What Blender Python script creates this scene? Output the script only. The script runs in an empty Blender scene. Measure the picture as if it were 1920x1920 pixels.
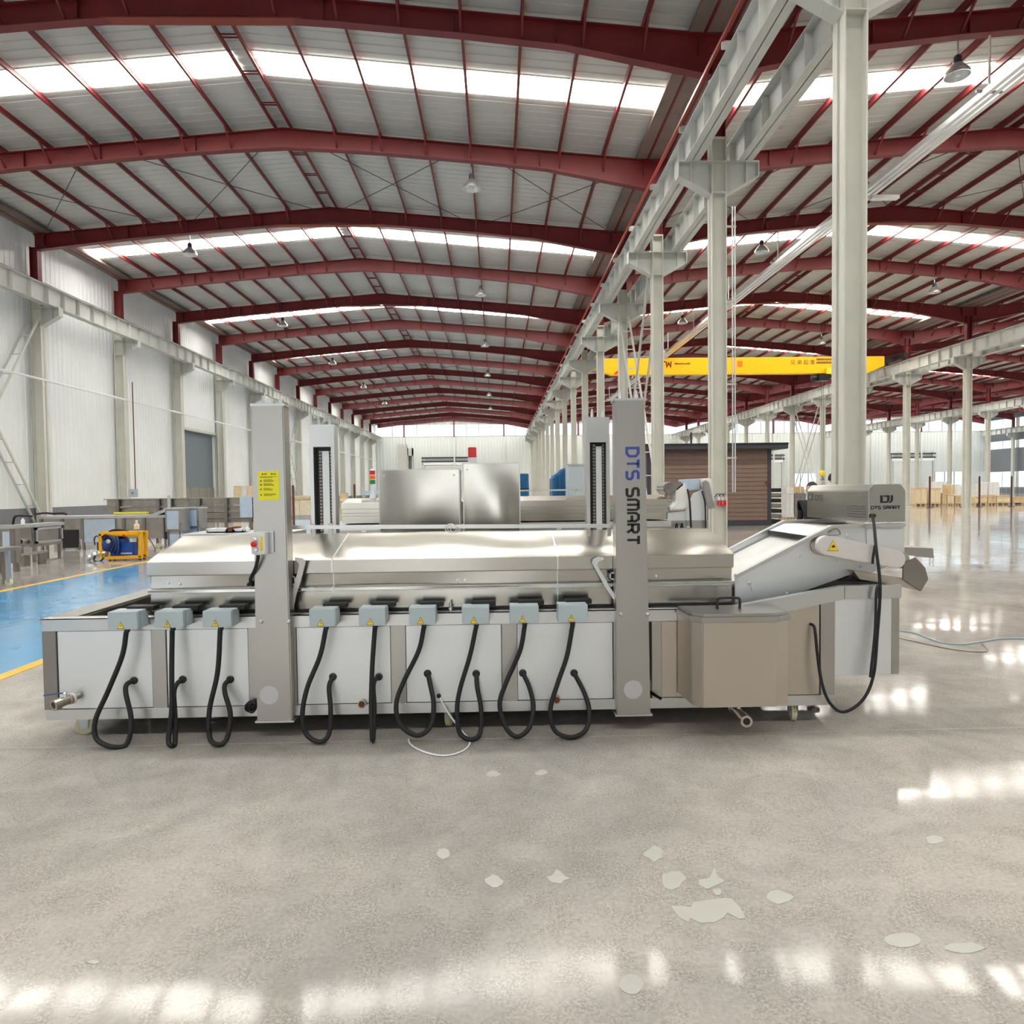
import bpy, bmesh, math, random
from mathutils import Vector, Matrix
random.seed(7)
SC = bpy.context.scene
COL = SC.collection
# ------------------------------------------------------------------ camera, world, exposure
F = 1250.0                     # focal length in pixels of the 1920 px frame
CAMH = 1.5
eY = Vector((-28 / F, -41 / F, 1.0)).normalized()
_r = 0.0131
eX = Vector((math.cos(_r), -math.sin(_r), 0.0))
eX.z = -(eX.x * eY.x + eX.y * eY.y) / eY.z
eX.normalize()
eZ = eX.cross(eY)
A = Matrix((eX, eY, eZ)).transposed()        # world -> image frame (right, down, forward)
ROT = (Matrix.Diagonal((1, -1, -1)) @ A).transposed()
cam = bpy.data.cameras.new('camera')
cam.sensor_width = 36.0
cam.lens = F * 36.0 / 1920.0
cam.clip_start = 0.05
cam.clip_end = 400
camo = bpy.data.objects.new('camera', cam)
COL.objects.link(camo)
camo.matrix_world = Matrix.Translation((0, 0, CAMH)) @ ROT.to_4x4()
SC.camera = camo
wd = bpy.data.worlds.new('overcast')
SC.world = wd
wd.use_nodes = True
wd.node_tree.nodes['Background'].inputs[0].default_value = (0.85, 0.93, 1.0, 1)
wd.node_tree.nodes['Background'].inputs[1].default_value = 1.0
SC.view_settings.view_transform = 'Standard'
SC.view_settings.look = 'None'
SC.view_settings.gamma = 1.0
SC.view_settings.use_curve_mapping = False
SC.view_settings.exposure = 0.84
SC.cycles.max_bounces = 6
SC.cycles.diffuse_bounces = 3
SC.cycles.glossy_bounces = 3
SC.cycles.adaptive_threshold = 0.03
SKY_L = 13.0                   # radiance of the translucent roof lights
WIN_L = 0.62                   # radiance of the daylight windows


def px(x, y, Y):
    """real point at depth Y that the photograph shows at pixel (x, y)"""
    d = A.transposed() @ Vector(((x - 960) / F, (y - 960) / F, 1.0))
    t = Y / d.y
    return Vector((d.x * t, Y, CAMH + d.z * t))


def pX(x, Y, y=950):
    return px(x, y, Y).x


def pZ(y, Y, x):
    return px(x, y, Y).z


# ------------------------------------------------------------------ helpers
def lin(r, g, b):
    f = lambda v: (v / 255 / 12.92) if v <= 10 else ((v / 255 + 0.055) / 1.055) ** 2.4
    return (f(r), f(g), f(b), 1.0)


MATS = {}


def mat(name, rgb, rough=0.5, metal=0.0, var=0.0, vs=4.0, bump=0.0, bs=30.0, stretch=(1, 1, 1), emit=0.0,
        rvar=0.0, coat=0.0, space='Object', bdist=0.01):
    m = bpy.data.materials.new(name)
    m.use_nodes = True
    nt = m.node_tree
    b = nt.nodes['Principled BSDF']
    b.inputs['Base Color'].default_value = lin(*rgb)
    b.inputs['Roughness'].default_value = rough
    b.inputs['Metallic'].default_value = metal
    if coat:
        b.inputs['Coat Weight'].default_value = coat
        b.inputs['Coat Roughness'].default_value = 0.08
    if emit:
        b.inputs['Emission Color'].default_value = lin(*rgb)
        b.inputs['Emission Strength'].default_value = emit
    if var or bump or rvar:
        tc = nt.nodes.new('ShaderNodeTexCoord')
        mp = nt.nodes.new('ShaderNodeMapping')
        mp.inputs['Scale'].default_value = stretch
        nt.links.new(tc.outputs[space], mp.inputs[0])
        if var:
            n = nt.nodes.new('ShaderNodeTexNoise')
            n.inputs['Scale'].default_value = vs
            n.inputs['Detail'].default_value = 5
            nt.links.new(mp.outputs[0], n.inputs['Vector'])
            mr = nt.nodes.new('ShaderNodeMapRange')
            mr.inputs[1].default_value = 0.3
            mr.inputs[2].default_value = 0.7
            mr.inputs[3].default_value = 1 - var
            mr.inputs[4].default_value = 1 + var
            nt.links.new(n.outputs[0], mr.inputs[0])
            mx = nt.nodes.new('ShaderNodeMix')
            mx.data_type = 'RGBA'
            mx.blend_type = 'MULTIPLY'
            mx.inputs[0].default_value = 1
            mx.inputs[6].default_value = lin(*rgb)
            nt.links.new(mr.outputs[0], mx.inputs[7])
            nt.links.new(mx.outputs[2], b.inputs['Base Color'])
        if bump or rvar:
            n2 = nt.nodes.new('ShaderNodeTexNoise')
            n2.inputs['Scale'].default_value = bs
            n2.inputs['Detail'].default_value = 3
            nt.links.new(mp.outputs[0], n2.inputs['Vector'])
            if bump:
                bp = nt.nodes.new('ShaderNodeBump')
                bp.inputs['Strength'].default_value = bump
                bp.inputs['Distance'].default_value = bdist
                nt.links.new(n2.outputs[0], bp.inputs['Height'])
                nt.links.new(bp.outputs[0], b.inputs['Normal'])
            if rvar:
                mr = nt.nodes.new('ShaderNodeMapRange')
                mr.inputs[1].default_value = 0.3
                mr.inputs[2].default_value = 0.7
                mr.inputs[3].default_value = max(0.02, rough - rvar)
                mr.inputs[4].default_value = rough + rvar
                nt.links.new(n2.outputs[0], mr.inputs[0])
                nt.links.new(mr.outputs[0], b.inputs['Roughness'])
    MATS[name] = m
    return m


WL = {}          # world location of every parent


class MB:
    def __init__(s):
        s.v, s.f = [], []

    def add(s, vs, fs):
        o = len(s.v)
        s.v += [tuple(p) for p in vs]
        s.f += [tuple(i + o for i in f) for f in fs]
        return s

    def box(s, x0, y0, z0, x1, y1, z1):
        x0, x1 = min(x0, x1), max(x0, x1)
        y0, y1 = min(y0, y1), max(y0, y1)
        z0, z1 = min(z0, z1), max(z0, z1)
        return s.add([(x0, y0, z0), (x1, y0, z0), (x1, y1, z0), (x0, y1, z0), (x0, y0, z1), (x1, y0, z1), (x1, y1, z1), (x0, y1, z1)],
                     [(0, 3, 2, 1), (4, 5, 6, 7), (0, 1, 5, 4), (1, 2, 6, 5), (2, 3, 7, 6), (3, 0, 4, 7)])

    def prism(s, pts, vec):
        pts = [Vector(p) for p in pts]
        vec = Vector(vec)
        nrm = Vector((0, 0, 0))
        for i in range(len(pts)):
            nrm += pts[i].cross(pts[(i + 1) % len(pts)])
        if nrm.dot(vec) > 0:
            pts.reverse()
        n = len(pts)
        vs = pts + [p + vec for p in pts]
        fs = [tuple(range(n)), tuple(range(2 * n - 1, n - 1, -1))]
        for i in range(n):
            j = (i + 1) % n
            fs.append((j, i, n + i, n + j))
        return s.add(vs, fs)

    def bar(s, p, q, w, h=None, up=(0, 0, 1)):
        p, q = Vector(p), Vector(q)
        h = h or w
        d = (q - p).normalized()
        u = Vector(up)
        if abs(d.dot(u)) > 0.98:
            u = Vector((0, 1, 0))
        a = d.cross(u).normalized() * (w / 2)
        b = a.cross(d).normalized() * (h / 2)
        vs = [p - a - b, p + a - b, p + a + b, p - a + b, q - a - b, q + a - b, q + a + b, q - a + b]
        return s.add(vs, [(0, 3, 2, 1), (4, 5, 6, 7), (0, 1, 5, 4), (1, 2, 6, 5), (2, 3, 7, 6), (3, 0, 4, 7)]) if True else s

    def tube(s, pts, r, n=8, closed=False):
        pts = [Vector(p) for p in pts]
        m = len(pts)
        rings = []
        prev = None
        for i, p in enumerate(pts):
            if closed:
                t = (pts[(i + 1) % m] - pts[i - 1]).normalized()
            else:
                t = (pts[min(i + 1, m - 1)] - pts[max(i - 1, 0)]).normalized()
            if prev is None:
                u = Vector((0, 0, 1)) if abs(t.z) < 0.9 else Vector((1, 0, 0))
                a = t.cross(u).normalized()
            else:
                a = (prev - t * prev.dot(t)).normalized()
            prev = a
            b = t.cross(a)
            rr = r[i] if isinstance(r, (list, tuple)) else r
            rings.append([p + (a * math.cos(k * 2 * math.pi / n) + b * math.sin(k * 2 * math.pi / n)) * rr for k in range(n)])
        vs = [q for rg in rings for q in rg]
        fs = []
        for i in range(m if closed else m - 1):
            j = (i + 1) % m
            for k in range(n):
                l = (k + 1) % n
                fs.append((i * n + k, i * n + l, j * n + l, j * n + k))
        if not closed:
            fs.append(tuple(range(n - 1, -1, -1)))
            fs.append(tuple((m - 1) * n + k for k in range(n)))
        return s.add(vs, fs)

    def lathe(s, org, axis, prof, n=20):
        """prof: (distance along the axis, radius)"""
        org, ax = Vector(org), Vector(axis).normalized()
        u = Vector((0, 0, 1)) if abs(ax.z) < 0.9 else Vector((1, 0, 0))
        a = ax.cross(u).normalized()
        b = ax.cross(a)
        vs, fs = [], []
        for d, r in prof:
            for k in range(n):
                t = 2 * math.pi * k / n
                vs.append(org + ax * d + (a * math.cos(t) + b * math.sin(t)) * max(r, 1e-4))
        m = len(prof)
        for i in range(m - 1):
            for k in range(n):
                l = (k + 1) % n
                fs.append((i * n + k, i * n + l, (i + 1) * n + l, (i + 1) * n + k))
        fs.append(tuple(range(n - 1, -1, -1)))
        fs.append(tuple((m - 1) * n + k for k in range(n)))
        return s.add(vs, fs)

    def build(s, name, m, parent=None, bevel=0.0, seg=2, smooth=0):
        vs = [Vector(p) for p in s.v]
        lo = Vector((min(p.x for p in vs), min(p.y for p in vs), min(p.z for p in vs)))
        hi = Vector((max(p.x for p in vs), max(p.y for p in vs), max(p.z for p in vs)))
        c = (lo + hi) / 2
        if parent is None:
            c.z = lo.z
        me = bpy.data.meshes.new(name)
        me.from_pydata([p - c for p in vs], [], s.f)
        bm = bmesh.new()
        bm.from_mesh(me)
        if bevel:
            bmesh.ops.remove_doubles(bm, verts=bm.verts, dist=1e-5)
            es = [e for e in bm.edges if len(e.link_faces) == 2 and e.calc_face_angle(0) > 0.5]
            bmesh.ops.bevel(bm, geom=es, offset=bevel, segments=seg, affect='EDGES', clamp_overlap=True)
        bmesh.ops.recalc_face_normals(bm, faces=bm.faces)
        bm.to_mesh(me)
        bm.free()
        if smooth:
            me.polygons.foreach_set('use_smooth', [True] * len(me.polygons))
            me.set_sharp_from_angle(angle=math.radians(smooth))
        me.materials.append(m)
        o = bpy.data.objects.new(name, me)
        COL.objects.link(o)
        if parent is not None:
            o.parent = parent
            o.location = c - WL[parent.name]
        else:
            o.location = c
        WL[o.name] = c
        return o


def B(name, m, parent, *a, bevel=0.0, smooth=0):
    return MB().box(*a).build(name, m, parent, bevel, smooth=smooth)


def thing(name, label, cat, loc=(0, 0, 0), group=None):
    o = bpy.data.objects.new(name, None)
    o.empty_display_size = 0.1
    COL.objects.link(o)
    o.location = loc
    WL[o.name] = Vector(loc)
    return tag(o, label, cat, group)


def tag(o, label, cat, group=None):
    o['label'] = label
    o['category'] = cat
    if group:
        o['group'] = group
    return o


def struct(o):
    o['kind'] = 'structure'
    return o


def share(src, loc, parent):
    """a copy of a part that shares its mesh, at a world location"""
    c = src.copy()
    COL.objects.link(c)
    c.parent = parent
    c.location = Vector(loc) - WL[parent.name]
    WL[c.name] = Vector(loc)
    return c


def dup(root, loc, label=None, group=None):
    r = root.copy()
    COL.objects.link(r)
    r.location = loc
    WL[r.name] = Vector(loc)
    if label:
        r['label'] = label
    if group:
        r['group'] = group
    for ch in list(root.children):
        c = ch.copy()
        COL.objects.link(c)
        c.parent = r
        WL[c.name] = WL[r.name] + ch.location
        for g in list(ch.children):
            d = g.copy()
            COL.objects.link(d)
            d.parent = c
            WL[d.name] = WL[c.name] + g.location
    return r


def smoothpath(pts, k=6):
    """Catmull-Rom through the points"""
    P = [Vector(p) for p in pts]
    P = [P[0] * 2 - P[1]] + P + [P[-1] * 2 - P[-2]]
    out = []
    for i in range(1, len(P) - 2):
        for j in range(k):
            t = j / k
            a, b, c, d = P[i - 1], P[i], P[i + 1], P[i + 2]
            out.append(0.5 * ((2 * b) + (c - a) * t + (2 * a - 5 * b + 4 * c - d) * t * t + (3 * b - a - 3 * c + d) * t ** 3))
    out.append(P[-2])
    return out


LET = {'D': ([[(0, 0), (0, 1), (.55, 1), (.85, .78), (.85, .22), (.55, 0), (0, 0)]], .85),
       'T': ([[(0, 1), (.86, 1)], [(.43, 1), (.43, 0)]], .86),
       'S': ([[(.85, 1), (.2, 1), (.02, .88), (.02, .64), (.18, .52), (.67, .48), (.83, .36), (.83, .12), (.65, 0), (0, 0)]], .85),
       'M': ([[(0, 0), (0, .8), (.16, 1), (.9, 1), (1.06, .8), (1.06, 0)], [(.53, 1), (.53, 0)]], 1.06),
       'A': ([[(0, 0), (0, .75), (.2, 1), (.65, 1), (.85, .75), (.85, 0)], [(.25, .42), (.85, .42)]], .85),
       'R': ([[(0, 0), (0, 1), (.6, 1), (.83, .86), (.83, .6), (.6, .46), (0, .46)], [(.5, .46), (.85, 0)]], .85),
       'W': ([[(0, 1), (.12, 0), (.5, .75), (.88, 0), (1, 1)]], 1.0),
       ' ': ([], .25)}


def stroke(mb, line, t, fr, depth):
    """flat thick polyline; fr(u, v) gives the 3D point, depth a vector"""
    pts = [Vector((a, b)) for a, b in line]
    closed = (pts[0] - pts[-1]).length < 1e-6
    if closed:
        pts = pts[:-1]
    n = len(pts)
    L, R = [], []
    for i in range(n):
        d1 = (pts[i] - pts[i - 1]).normalized() if (i > 0 or closed) else None
        d2 = (pts[(i + 1) % n] - pts[i]).normalized() if (i < n - 1 or closed) else None
        if d1 is None:
            d1 = d2
        if d2 is None:
            d2 = d1
        nn = Vector((-(d1 + d2).y, (d1 + d2).x)).normalized()
        k = t / 2 / max(0.4, nn.dot(Vector((-d1.y, d1.x))))
        L.append(pts[i] + nn * k)
        R.append(pts[i] - nn * k)
    for i in range(n if closed else n - 1):
        j = (i + 1) % n
        mb.prism([fr(*L[i]), fr(*L[j]), fr(*R[j]), fr(*R[i])], depth)


def word(mb, text, fr, depth, t=.2, gap=.3):
    """word laid out from u = 0 in letter heights; returns its length"""
    u = 0
    for ch in text:
        ls, w = LET[ch]
        for l in ls:
            stroke(mb, [(a + u, b) for a, b in l], t, fr, depth)
        u += w + gap
    return u - gap


EMBLEM = [[(0, 1), (.18, 1), (.18, .2), (.5, .2), (.55, .3), (.73, .3), (.55, 0), (0, 0)],
          [(.28, 1), (.73, 1), (.73, .3), (.55, .3), (.55, .78), (.28, .78)],
          [(.85, 1), (1, 1), (1, .28), (.83, 0), (.64, 0), (.85, .32)]]
ORD = ['first', 'second', 'third', 'fourth', 'fifth', 'sixth', 'seventh', 'eighth', 'ninth', 'tenth', 'eleventh', 'twelfth',
       'thirteenth', 'fourteenth', 'fifteenth', 'sixteenth', 'seventeenth', 'eighteenth', 'nineteenth', 'twentieth']

# ------------------------------------------------------------------ materials
STEEL = mat('brushed_steel', (180, 178, 174), .36, 1)
STEELH = mat('brushed_steel_rail', (210, 211, 211), .36, 1)
PANEL = mat('panel_steel', (236, 239, 241), .5, 1)
HOODM = mat('hood_steel', (196, 192, 182), .19, 1)
SKIRT = mat('skirt_steel', (190, 188, 182), .22, 1)
MIRROR = mat('dented_steel', (184, 182, 176), .2, 1)
DARKST = mat('dull_steel', (150, 145, 140), .42, 1, var=.1, vs=4, rvar=.1, bs=8)
BROWNST = mat('warm_steel', (200, 191, 179), .4, 1)
OLDST = mat('handled_steel', (172, 166, 160), .38, 1, var=.16, vs=3, rvar=.12, bs=5)
FILM = mat('protective_film', (188, 205, 222), .45, .1, var=.08, vs=6, bump=.2, bs=8)
ALU = mat('bright_metal', (225, 228, 230), .3, .9, var=.04)
BLACK = mat('black_rubber', (22, 22, 26), .5, 0, bump=.1, bs=200)
BLACKP = mat('black_plastic', (30, 30, 33), .4)
JBOX = mat('grey_blue_enamel', (180, 195, 201), .38, 0, var=.03, vs=5)
YEL = mat('warning_yellow', (250, 214, 40), .45)
YELP = mat('sticker_yellow', (244, 238, 40), .5)
REDP = mat('signal_red', (225, 40, 45), .35)
ORNG = mat('signal_orange', (235, 120, 30), .35)
GRN = mat('signal_green', (20, 140, 70), .35)
WHT = mat('white_plastic', (232, 235, 238), .4, var=.02)
BLUEL = mat('logo_blue', (62, 78, 160), .4)
BLKL = mat('logo_black', (28, 26, 28), .4)
FAINT = mat('logo_grey', (105, 108, 106), .45, .4)
PALE = mat('pale_disc', (205, 206, 208), .45, .5, var=.03)
INK = mat('print_olive', (120, 112, 30), .6)
BRASS = mat('cast_steel', (190, 178, 168), .35, 1, var=.12, vs=20)
NYL = mat('cream_nylon', (228, 226, 190), .45)
ZINC = mat('zinc_plate', (190, 194, 200), .3, .9)
BLUEH = mat('blue_grip', (70, 90, 150), .4)
REDSTEEL = mat('red_oxide_paint', (114, 30, 33), .5, 0, var=.14, vs=1.2, space='Object')
ORPRIM = mat('orange_primer', (138, 52, 32), .55, 0, var=.1)
REDBAR = mat('conductor_red', (160, 46, 36), .4)
CREAM = mat('cream_paint', (214, 214, 204), .48, 0, var=.05, vs=1.5)
GIRD = mat('grey_white_paint', (205, 207, 202), .5, 0, var=.09, vs=1.2)
SHEET = mat('roof_sheet', (198, 198, 193), .5, 0, var=.07, vs=.35)
GUTT = mat('stained_gutter', (120, 104, 96), .7, 0, var=.2, vs=.8)
WALLM = mat('white_wall_sheet', (240, 244, 244), .38, 0, var=.03, vs=.5)
DADO = mat('grey_plinth', (128, 131, 137), .6, 0, var=.08)
ENDW = mat('end_wall_sheet', (214, 219, 216), .5, 0, var=.03, vs=.3)
WOOD = mat('crate_wood', (234, 214, 176), .6, 0, var=.12, vs=6, stretch=(1, 1, 6))
WOOD2 = mat('pallet_wood', (214, 186, 142), .65, 0, var=.15, vs=6)
WRAP = mat('stretch_wrap', (236, 236, 234), .3, 0, var=.06, vs=5, bump=.3, bs=10)
DARKFR = mat('dark_frame', (60, 60, 68), .5)
BROWN = mat('brown_siding', (128, 104, 92), .6, 0, var=.05, vs=3)
CRANE = mat('crane_yellow', (250, 190, 0), .4, 0, var=.03)
PUMPY = mat('pump_yellow', (245, 178, 10), .4)
PUMPB = mat('pump_blue', (32, 72, 150), .4, 0, var=.1)
TARP = mat('blue_tarp', (16, 92, 142), .45, 0, var=.2, vs=4, bump=.6, bs=5, bdist=.05)
RUST = mat('rust_brown', (110, 62, 40), .7, 0, var=.2)
FENCEP = mat('fence_post_dark', (84, 52, 48), .6)
GATEFILL = mat('gate_fill_glow', (244, 246, 246), .5, 0, emit=1.4)  # even glow of the unseen panels added behind the camera
SKYM = mat('roof_light', (255, 253, 244), .5, 0, emit=SKY_L)
WINM = mat('daylight_window', (222, 240, 255), .5, 0, emit=WIN_L)
DOORG = mat('roller_grey', (116, 128, 134), .6, 0, var=.05)
BOARD = mat('board_grey', (140, 138, 128), .7, 0, var=.06)
SKIN = mat('skin', (205, 160, 135), .55)
HAIR = mat('black_hair', (30, 27, 28), .6)
CLOTH = mat('black_cloth', (38, 38, 44), .8)
CLOTHR = mat('maroon_cloth', (120, 70, 72), .8)
JEAN = mat('blue_cloth', (62, 72, 96), .8)


def floor_material():
    m = bpy.data.materials.new('polished_concrete')
    m.use_nodes = True
    nt = m.node_tree
    N = nt.nodes.new
    L = nt.links.new
    b = nt.nodes['Principled BSDF']
    tc = N('ShaderNodeTexCoord')
    sep = N('ShaderNodeSeparateXYZ')
    L(tc.outputs['Object'], sep.inputs[0])

    def noise(scale, det=6, dist=0.0, rough=.55, stretch=None):
        n = N('ShaderNodeTexNoise')
        n.inputs['Scale'].default_value = scale
        n.inputs['Detail'].default_value = det
        n.inputs['Roughness'].default_value = rough
        n.inputs['Distortion'].default_value = dist
        if stretch:
            mp = N('ShaderNodeMapping')
            mp.inputs['Scale'].default_value = stretch
            L(tc.outputs['Object'], mp.inputs[0])
            L(mp.outputs[0], n.inputs['Vector'])
        else:
            L(tc.outputs['Object'], n.inputs['Vector'])
        return n

    def ramp(src, stops):
        r = N('ShaderNodeValToRGB')
        e = r.color_ramp.elements
        e[0].position, e[0].color = stops[0]
        e[1].position, e[1].color = stops[1]
        for p, c in stops[2:]:
            x = e.new(p)
            x.color = c
        L(src, r.inputs[0])
        return r

    def mix(fac, a, c, blend='MIX'):
        x = N('ShaderNodeMix')
        x.data_type = 'RGBA'
        x.blend_type = blend
        if isinstance(fac, float):
            x.inputs[0].default_value = fac
        else:
            L(fac, x.inputs[0])
        for i, q in ((6, a), (7, c)):
            if isinstance(q, tuple):
                x.inputs[i].default_value = q
            else:
                L(q, x.inputs[i])
        return x.outputs[2]

    big = ramp(noise(.55, 5, .6).outputs[0], [(.33, lin(161, 157, 153)), (.68, lin(188, 182, 175))])
    mid = ramp(noise(2.6, 6, 1.0).outputs[0], [(.34, (.86, .86, .87, 1)), (.66, (1.05, 1.05, 1.05, 1))])
    fine = ramp(noise(60, 4).outputs[0], [(.3, (.86, .86, .86, 1)), (.7, (1.1, 1.1, 1.1, 1))])
    c = mix(1.0, big.outputs[0], mid.outputs[0], 'MULTIPLY')
    c = mix(1.0, c, fine.outputs[0], 'MULTIPLY')
    # speckled worn aggregate
    sp = ramp(noise(9, 3).outputs[0], [(.44, (0, 0, 0, 1)), (.56, (1, 1, 1, 1))])
    ag = ramp(noise(120, 2).outputs[0], [(.42, (.82, .81, .80, 1)), (.6, (1.08, 1.08, 1.08, 1))])
    wear = mix(1.0, c, ag.outputs[0], 'MULTIPLY')
    c = mix(sp.outputs[0], c, wear)
    L(c, b.inputs['Base Color'])
    rr = N('ShaderNodeMapRange')
    rr.inputs[1].default_value = .3
    rr.inputs[2].default_value = .7
    rr.inputs[3].default_value = .04
    rr.inputs[4].default_value = .11
    L(noise(1.3, 5).outputs[0], rr.inputs[0])
    L(rr.outputs[0], b.inputs['Roughness'])
    b.inputs['Coat Weight'].default_value = 0.0
    b.inputs['Specular IOR Level'].default_value = .15
    b.inputs['IOR'].default_value = 1.45
    bp = N('ShaderNodeBump')
    bp.inputs['Strength'].default_value = .3
    bp.inputs['Distance'].default_value = .009
    L(noise(1.6, 2, 0, .4).outputs[0], bp.inputs['Height'])
    L(bp.outputs[0], b.inputs['Normal'])
    return m


FLOORM = floor_material()
BLUEF = mat('blue_floor_paint', (74, 156, 210), .2, 0, var=.14, vs=.9, coat=.4, rvar=.08, bs=2)
YELF = mat('yellow_line_paint', (244, 188, 60), .35, 0, var=.08, vs=3)
PATCH = mat('pale_filler', (180, 180, 174), .3, 0, var=.05, vs=8)
SAW = mat('saw_cut', (190, 184, 176), .5)
# ------------------------------------------------------------------ the hall
ROWX = [-18.75, 5.335, 28.6, 52.3, 78.6]
YB = [(n + 0.67) * 6 for n in range(-4, 18)]          # portal frames
Y0, Y1 = YB[0], YB[-1]
ZE, ZR = 12.15, 13.2                                  # rafter top at the eave and at the ridge
ZC = 9.2                                              # bracket top, underside of the crane girders

floor = struct(B('floor', FLOORM, None, ROWX[0] - .6, Y0 - .4, -.3, ROWX[-1] + .8, Y1 + .4, 0))
WL[floor.name] = WL['floor']

# blue aisle with yellow edges, saw cuts and filler spots in the concrete
bx0, bx1 = -7.78, -4.2
B('aisle_paint', BLUEF, floor, bx0, -12, .0005, bx1, 90, .003)
B('aisle_line', YELF, floor, bx1, -12, .0005, bx1 + .13, 90, .004)
B('aisle_line', YELF, floor, bx0 - .13, -12, .0005, bx0, 90, .004)
for y in (3.98, 9.98, 15.98, 21.98):
    B('saw_cut', SAW, floor, bx1 + .14, y, .0005, 5, y + .006, .0015)
B('saw_cut', SAW, floor, -2.66, -10, .0005, -2.655, 3.9, .0015)
rnd = random.Random(3)


def patch(pts):
    P = [px(x, y, 0.0001) for x, y in pts]
    out = []
    for x, y in pts:
        d = px(x, y, 1.0) - Vector((0, 0, CAMH))
        t = -CAMH / d.z
        out.append(Vector((d.x * t, d.y * t, .0006)))
    MB().prism(out, (0, 0, .0012)).build('filler_patch', PATCH, floor)


def blob(x, y, rx, ry, n=11, j=.3):
    patch([(x + rx * (1 + rnd.uniform(-j, j)) * math.cos(i * 2 * math.pi / n), y + ry * (1 + rnd.uniform(-j, j)) * math.sin(i * 2 * math.pi / n)) for i in range(n)])


patch([(1258, 1700), (1278, 1699), (1296, 1702), (1300, 1692), (1330, 1688), (1360, 1684), (1372, 1686), (1386, 1700), (1398, 1722), (1386, 1724), (1364, 1712),
       (1356, 1722), (1340, 1730), (1312, 1731), (1294, 1722), (1291, 1730), (1272, 1720)])
blob(1228, 1602, 17, 13)
blob(1262, 1649, 22, 17)
patch([(1310, 1650), (1330, 1647), (1340, 1628), (1346, 1646), (1360, 1652), (1345, 1660), (1326, 1668), (1310, 1660)])
blob(1346, 1672, 8, 6)
blob(1462, 1683, 24, 12, j=.2)
blob(1694, 1763, 36, 13, j=.15)
blob(1808, 1778, 36, 10, j=.15)
blob(1184, 1846, 23, 20, j=.15)
blob(926, 1653, 16, 12, j=.25)
patch([(1024, 1645), (1036, 1642), (1044, 1630), (1052, 1636), (1060, 1644), (1070, 1647), (1058, 1651), (1052, 1658), (1042, 1656), (1034, 1655)])
blob(925, 1452, 13, 6)
blob(1016, 1449, 12, 5)
blob(832, 1601, 12, 10, j=.1)
blob(176, 1805, 10, 5, 6, .4)
blob(1752, 1575, 18, 8)

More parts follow.
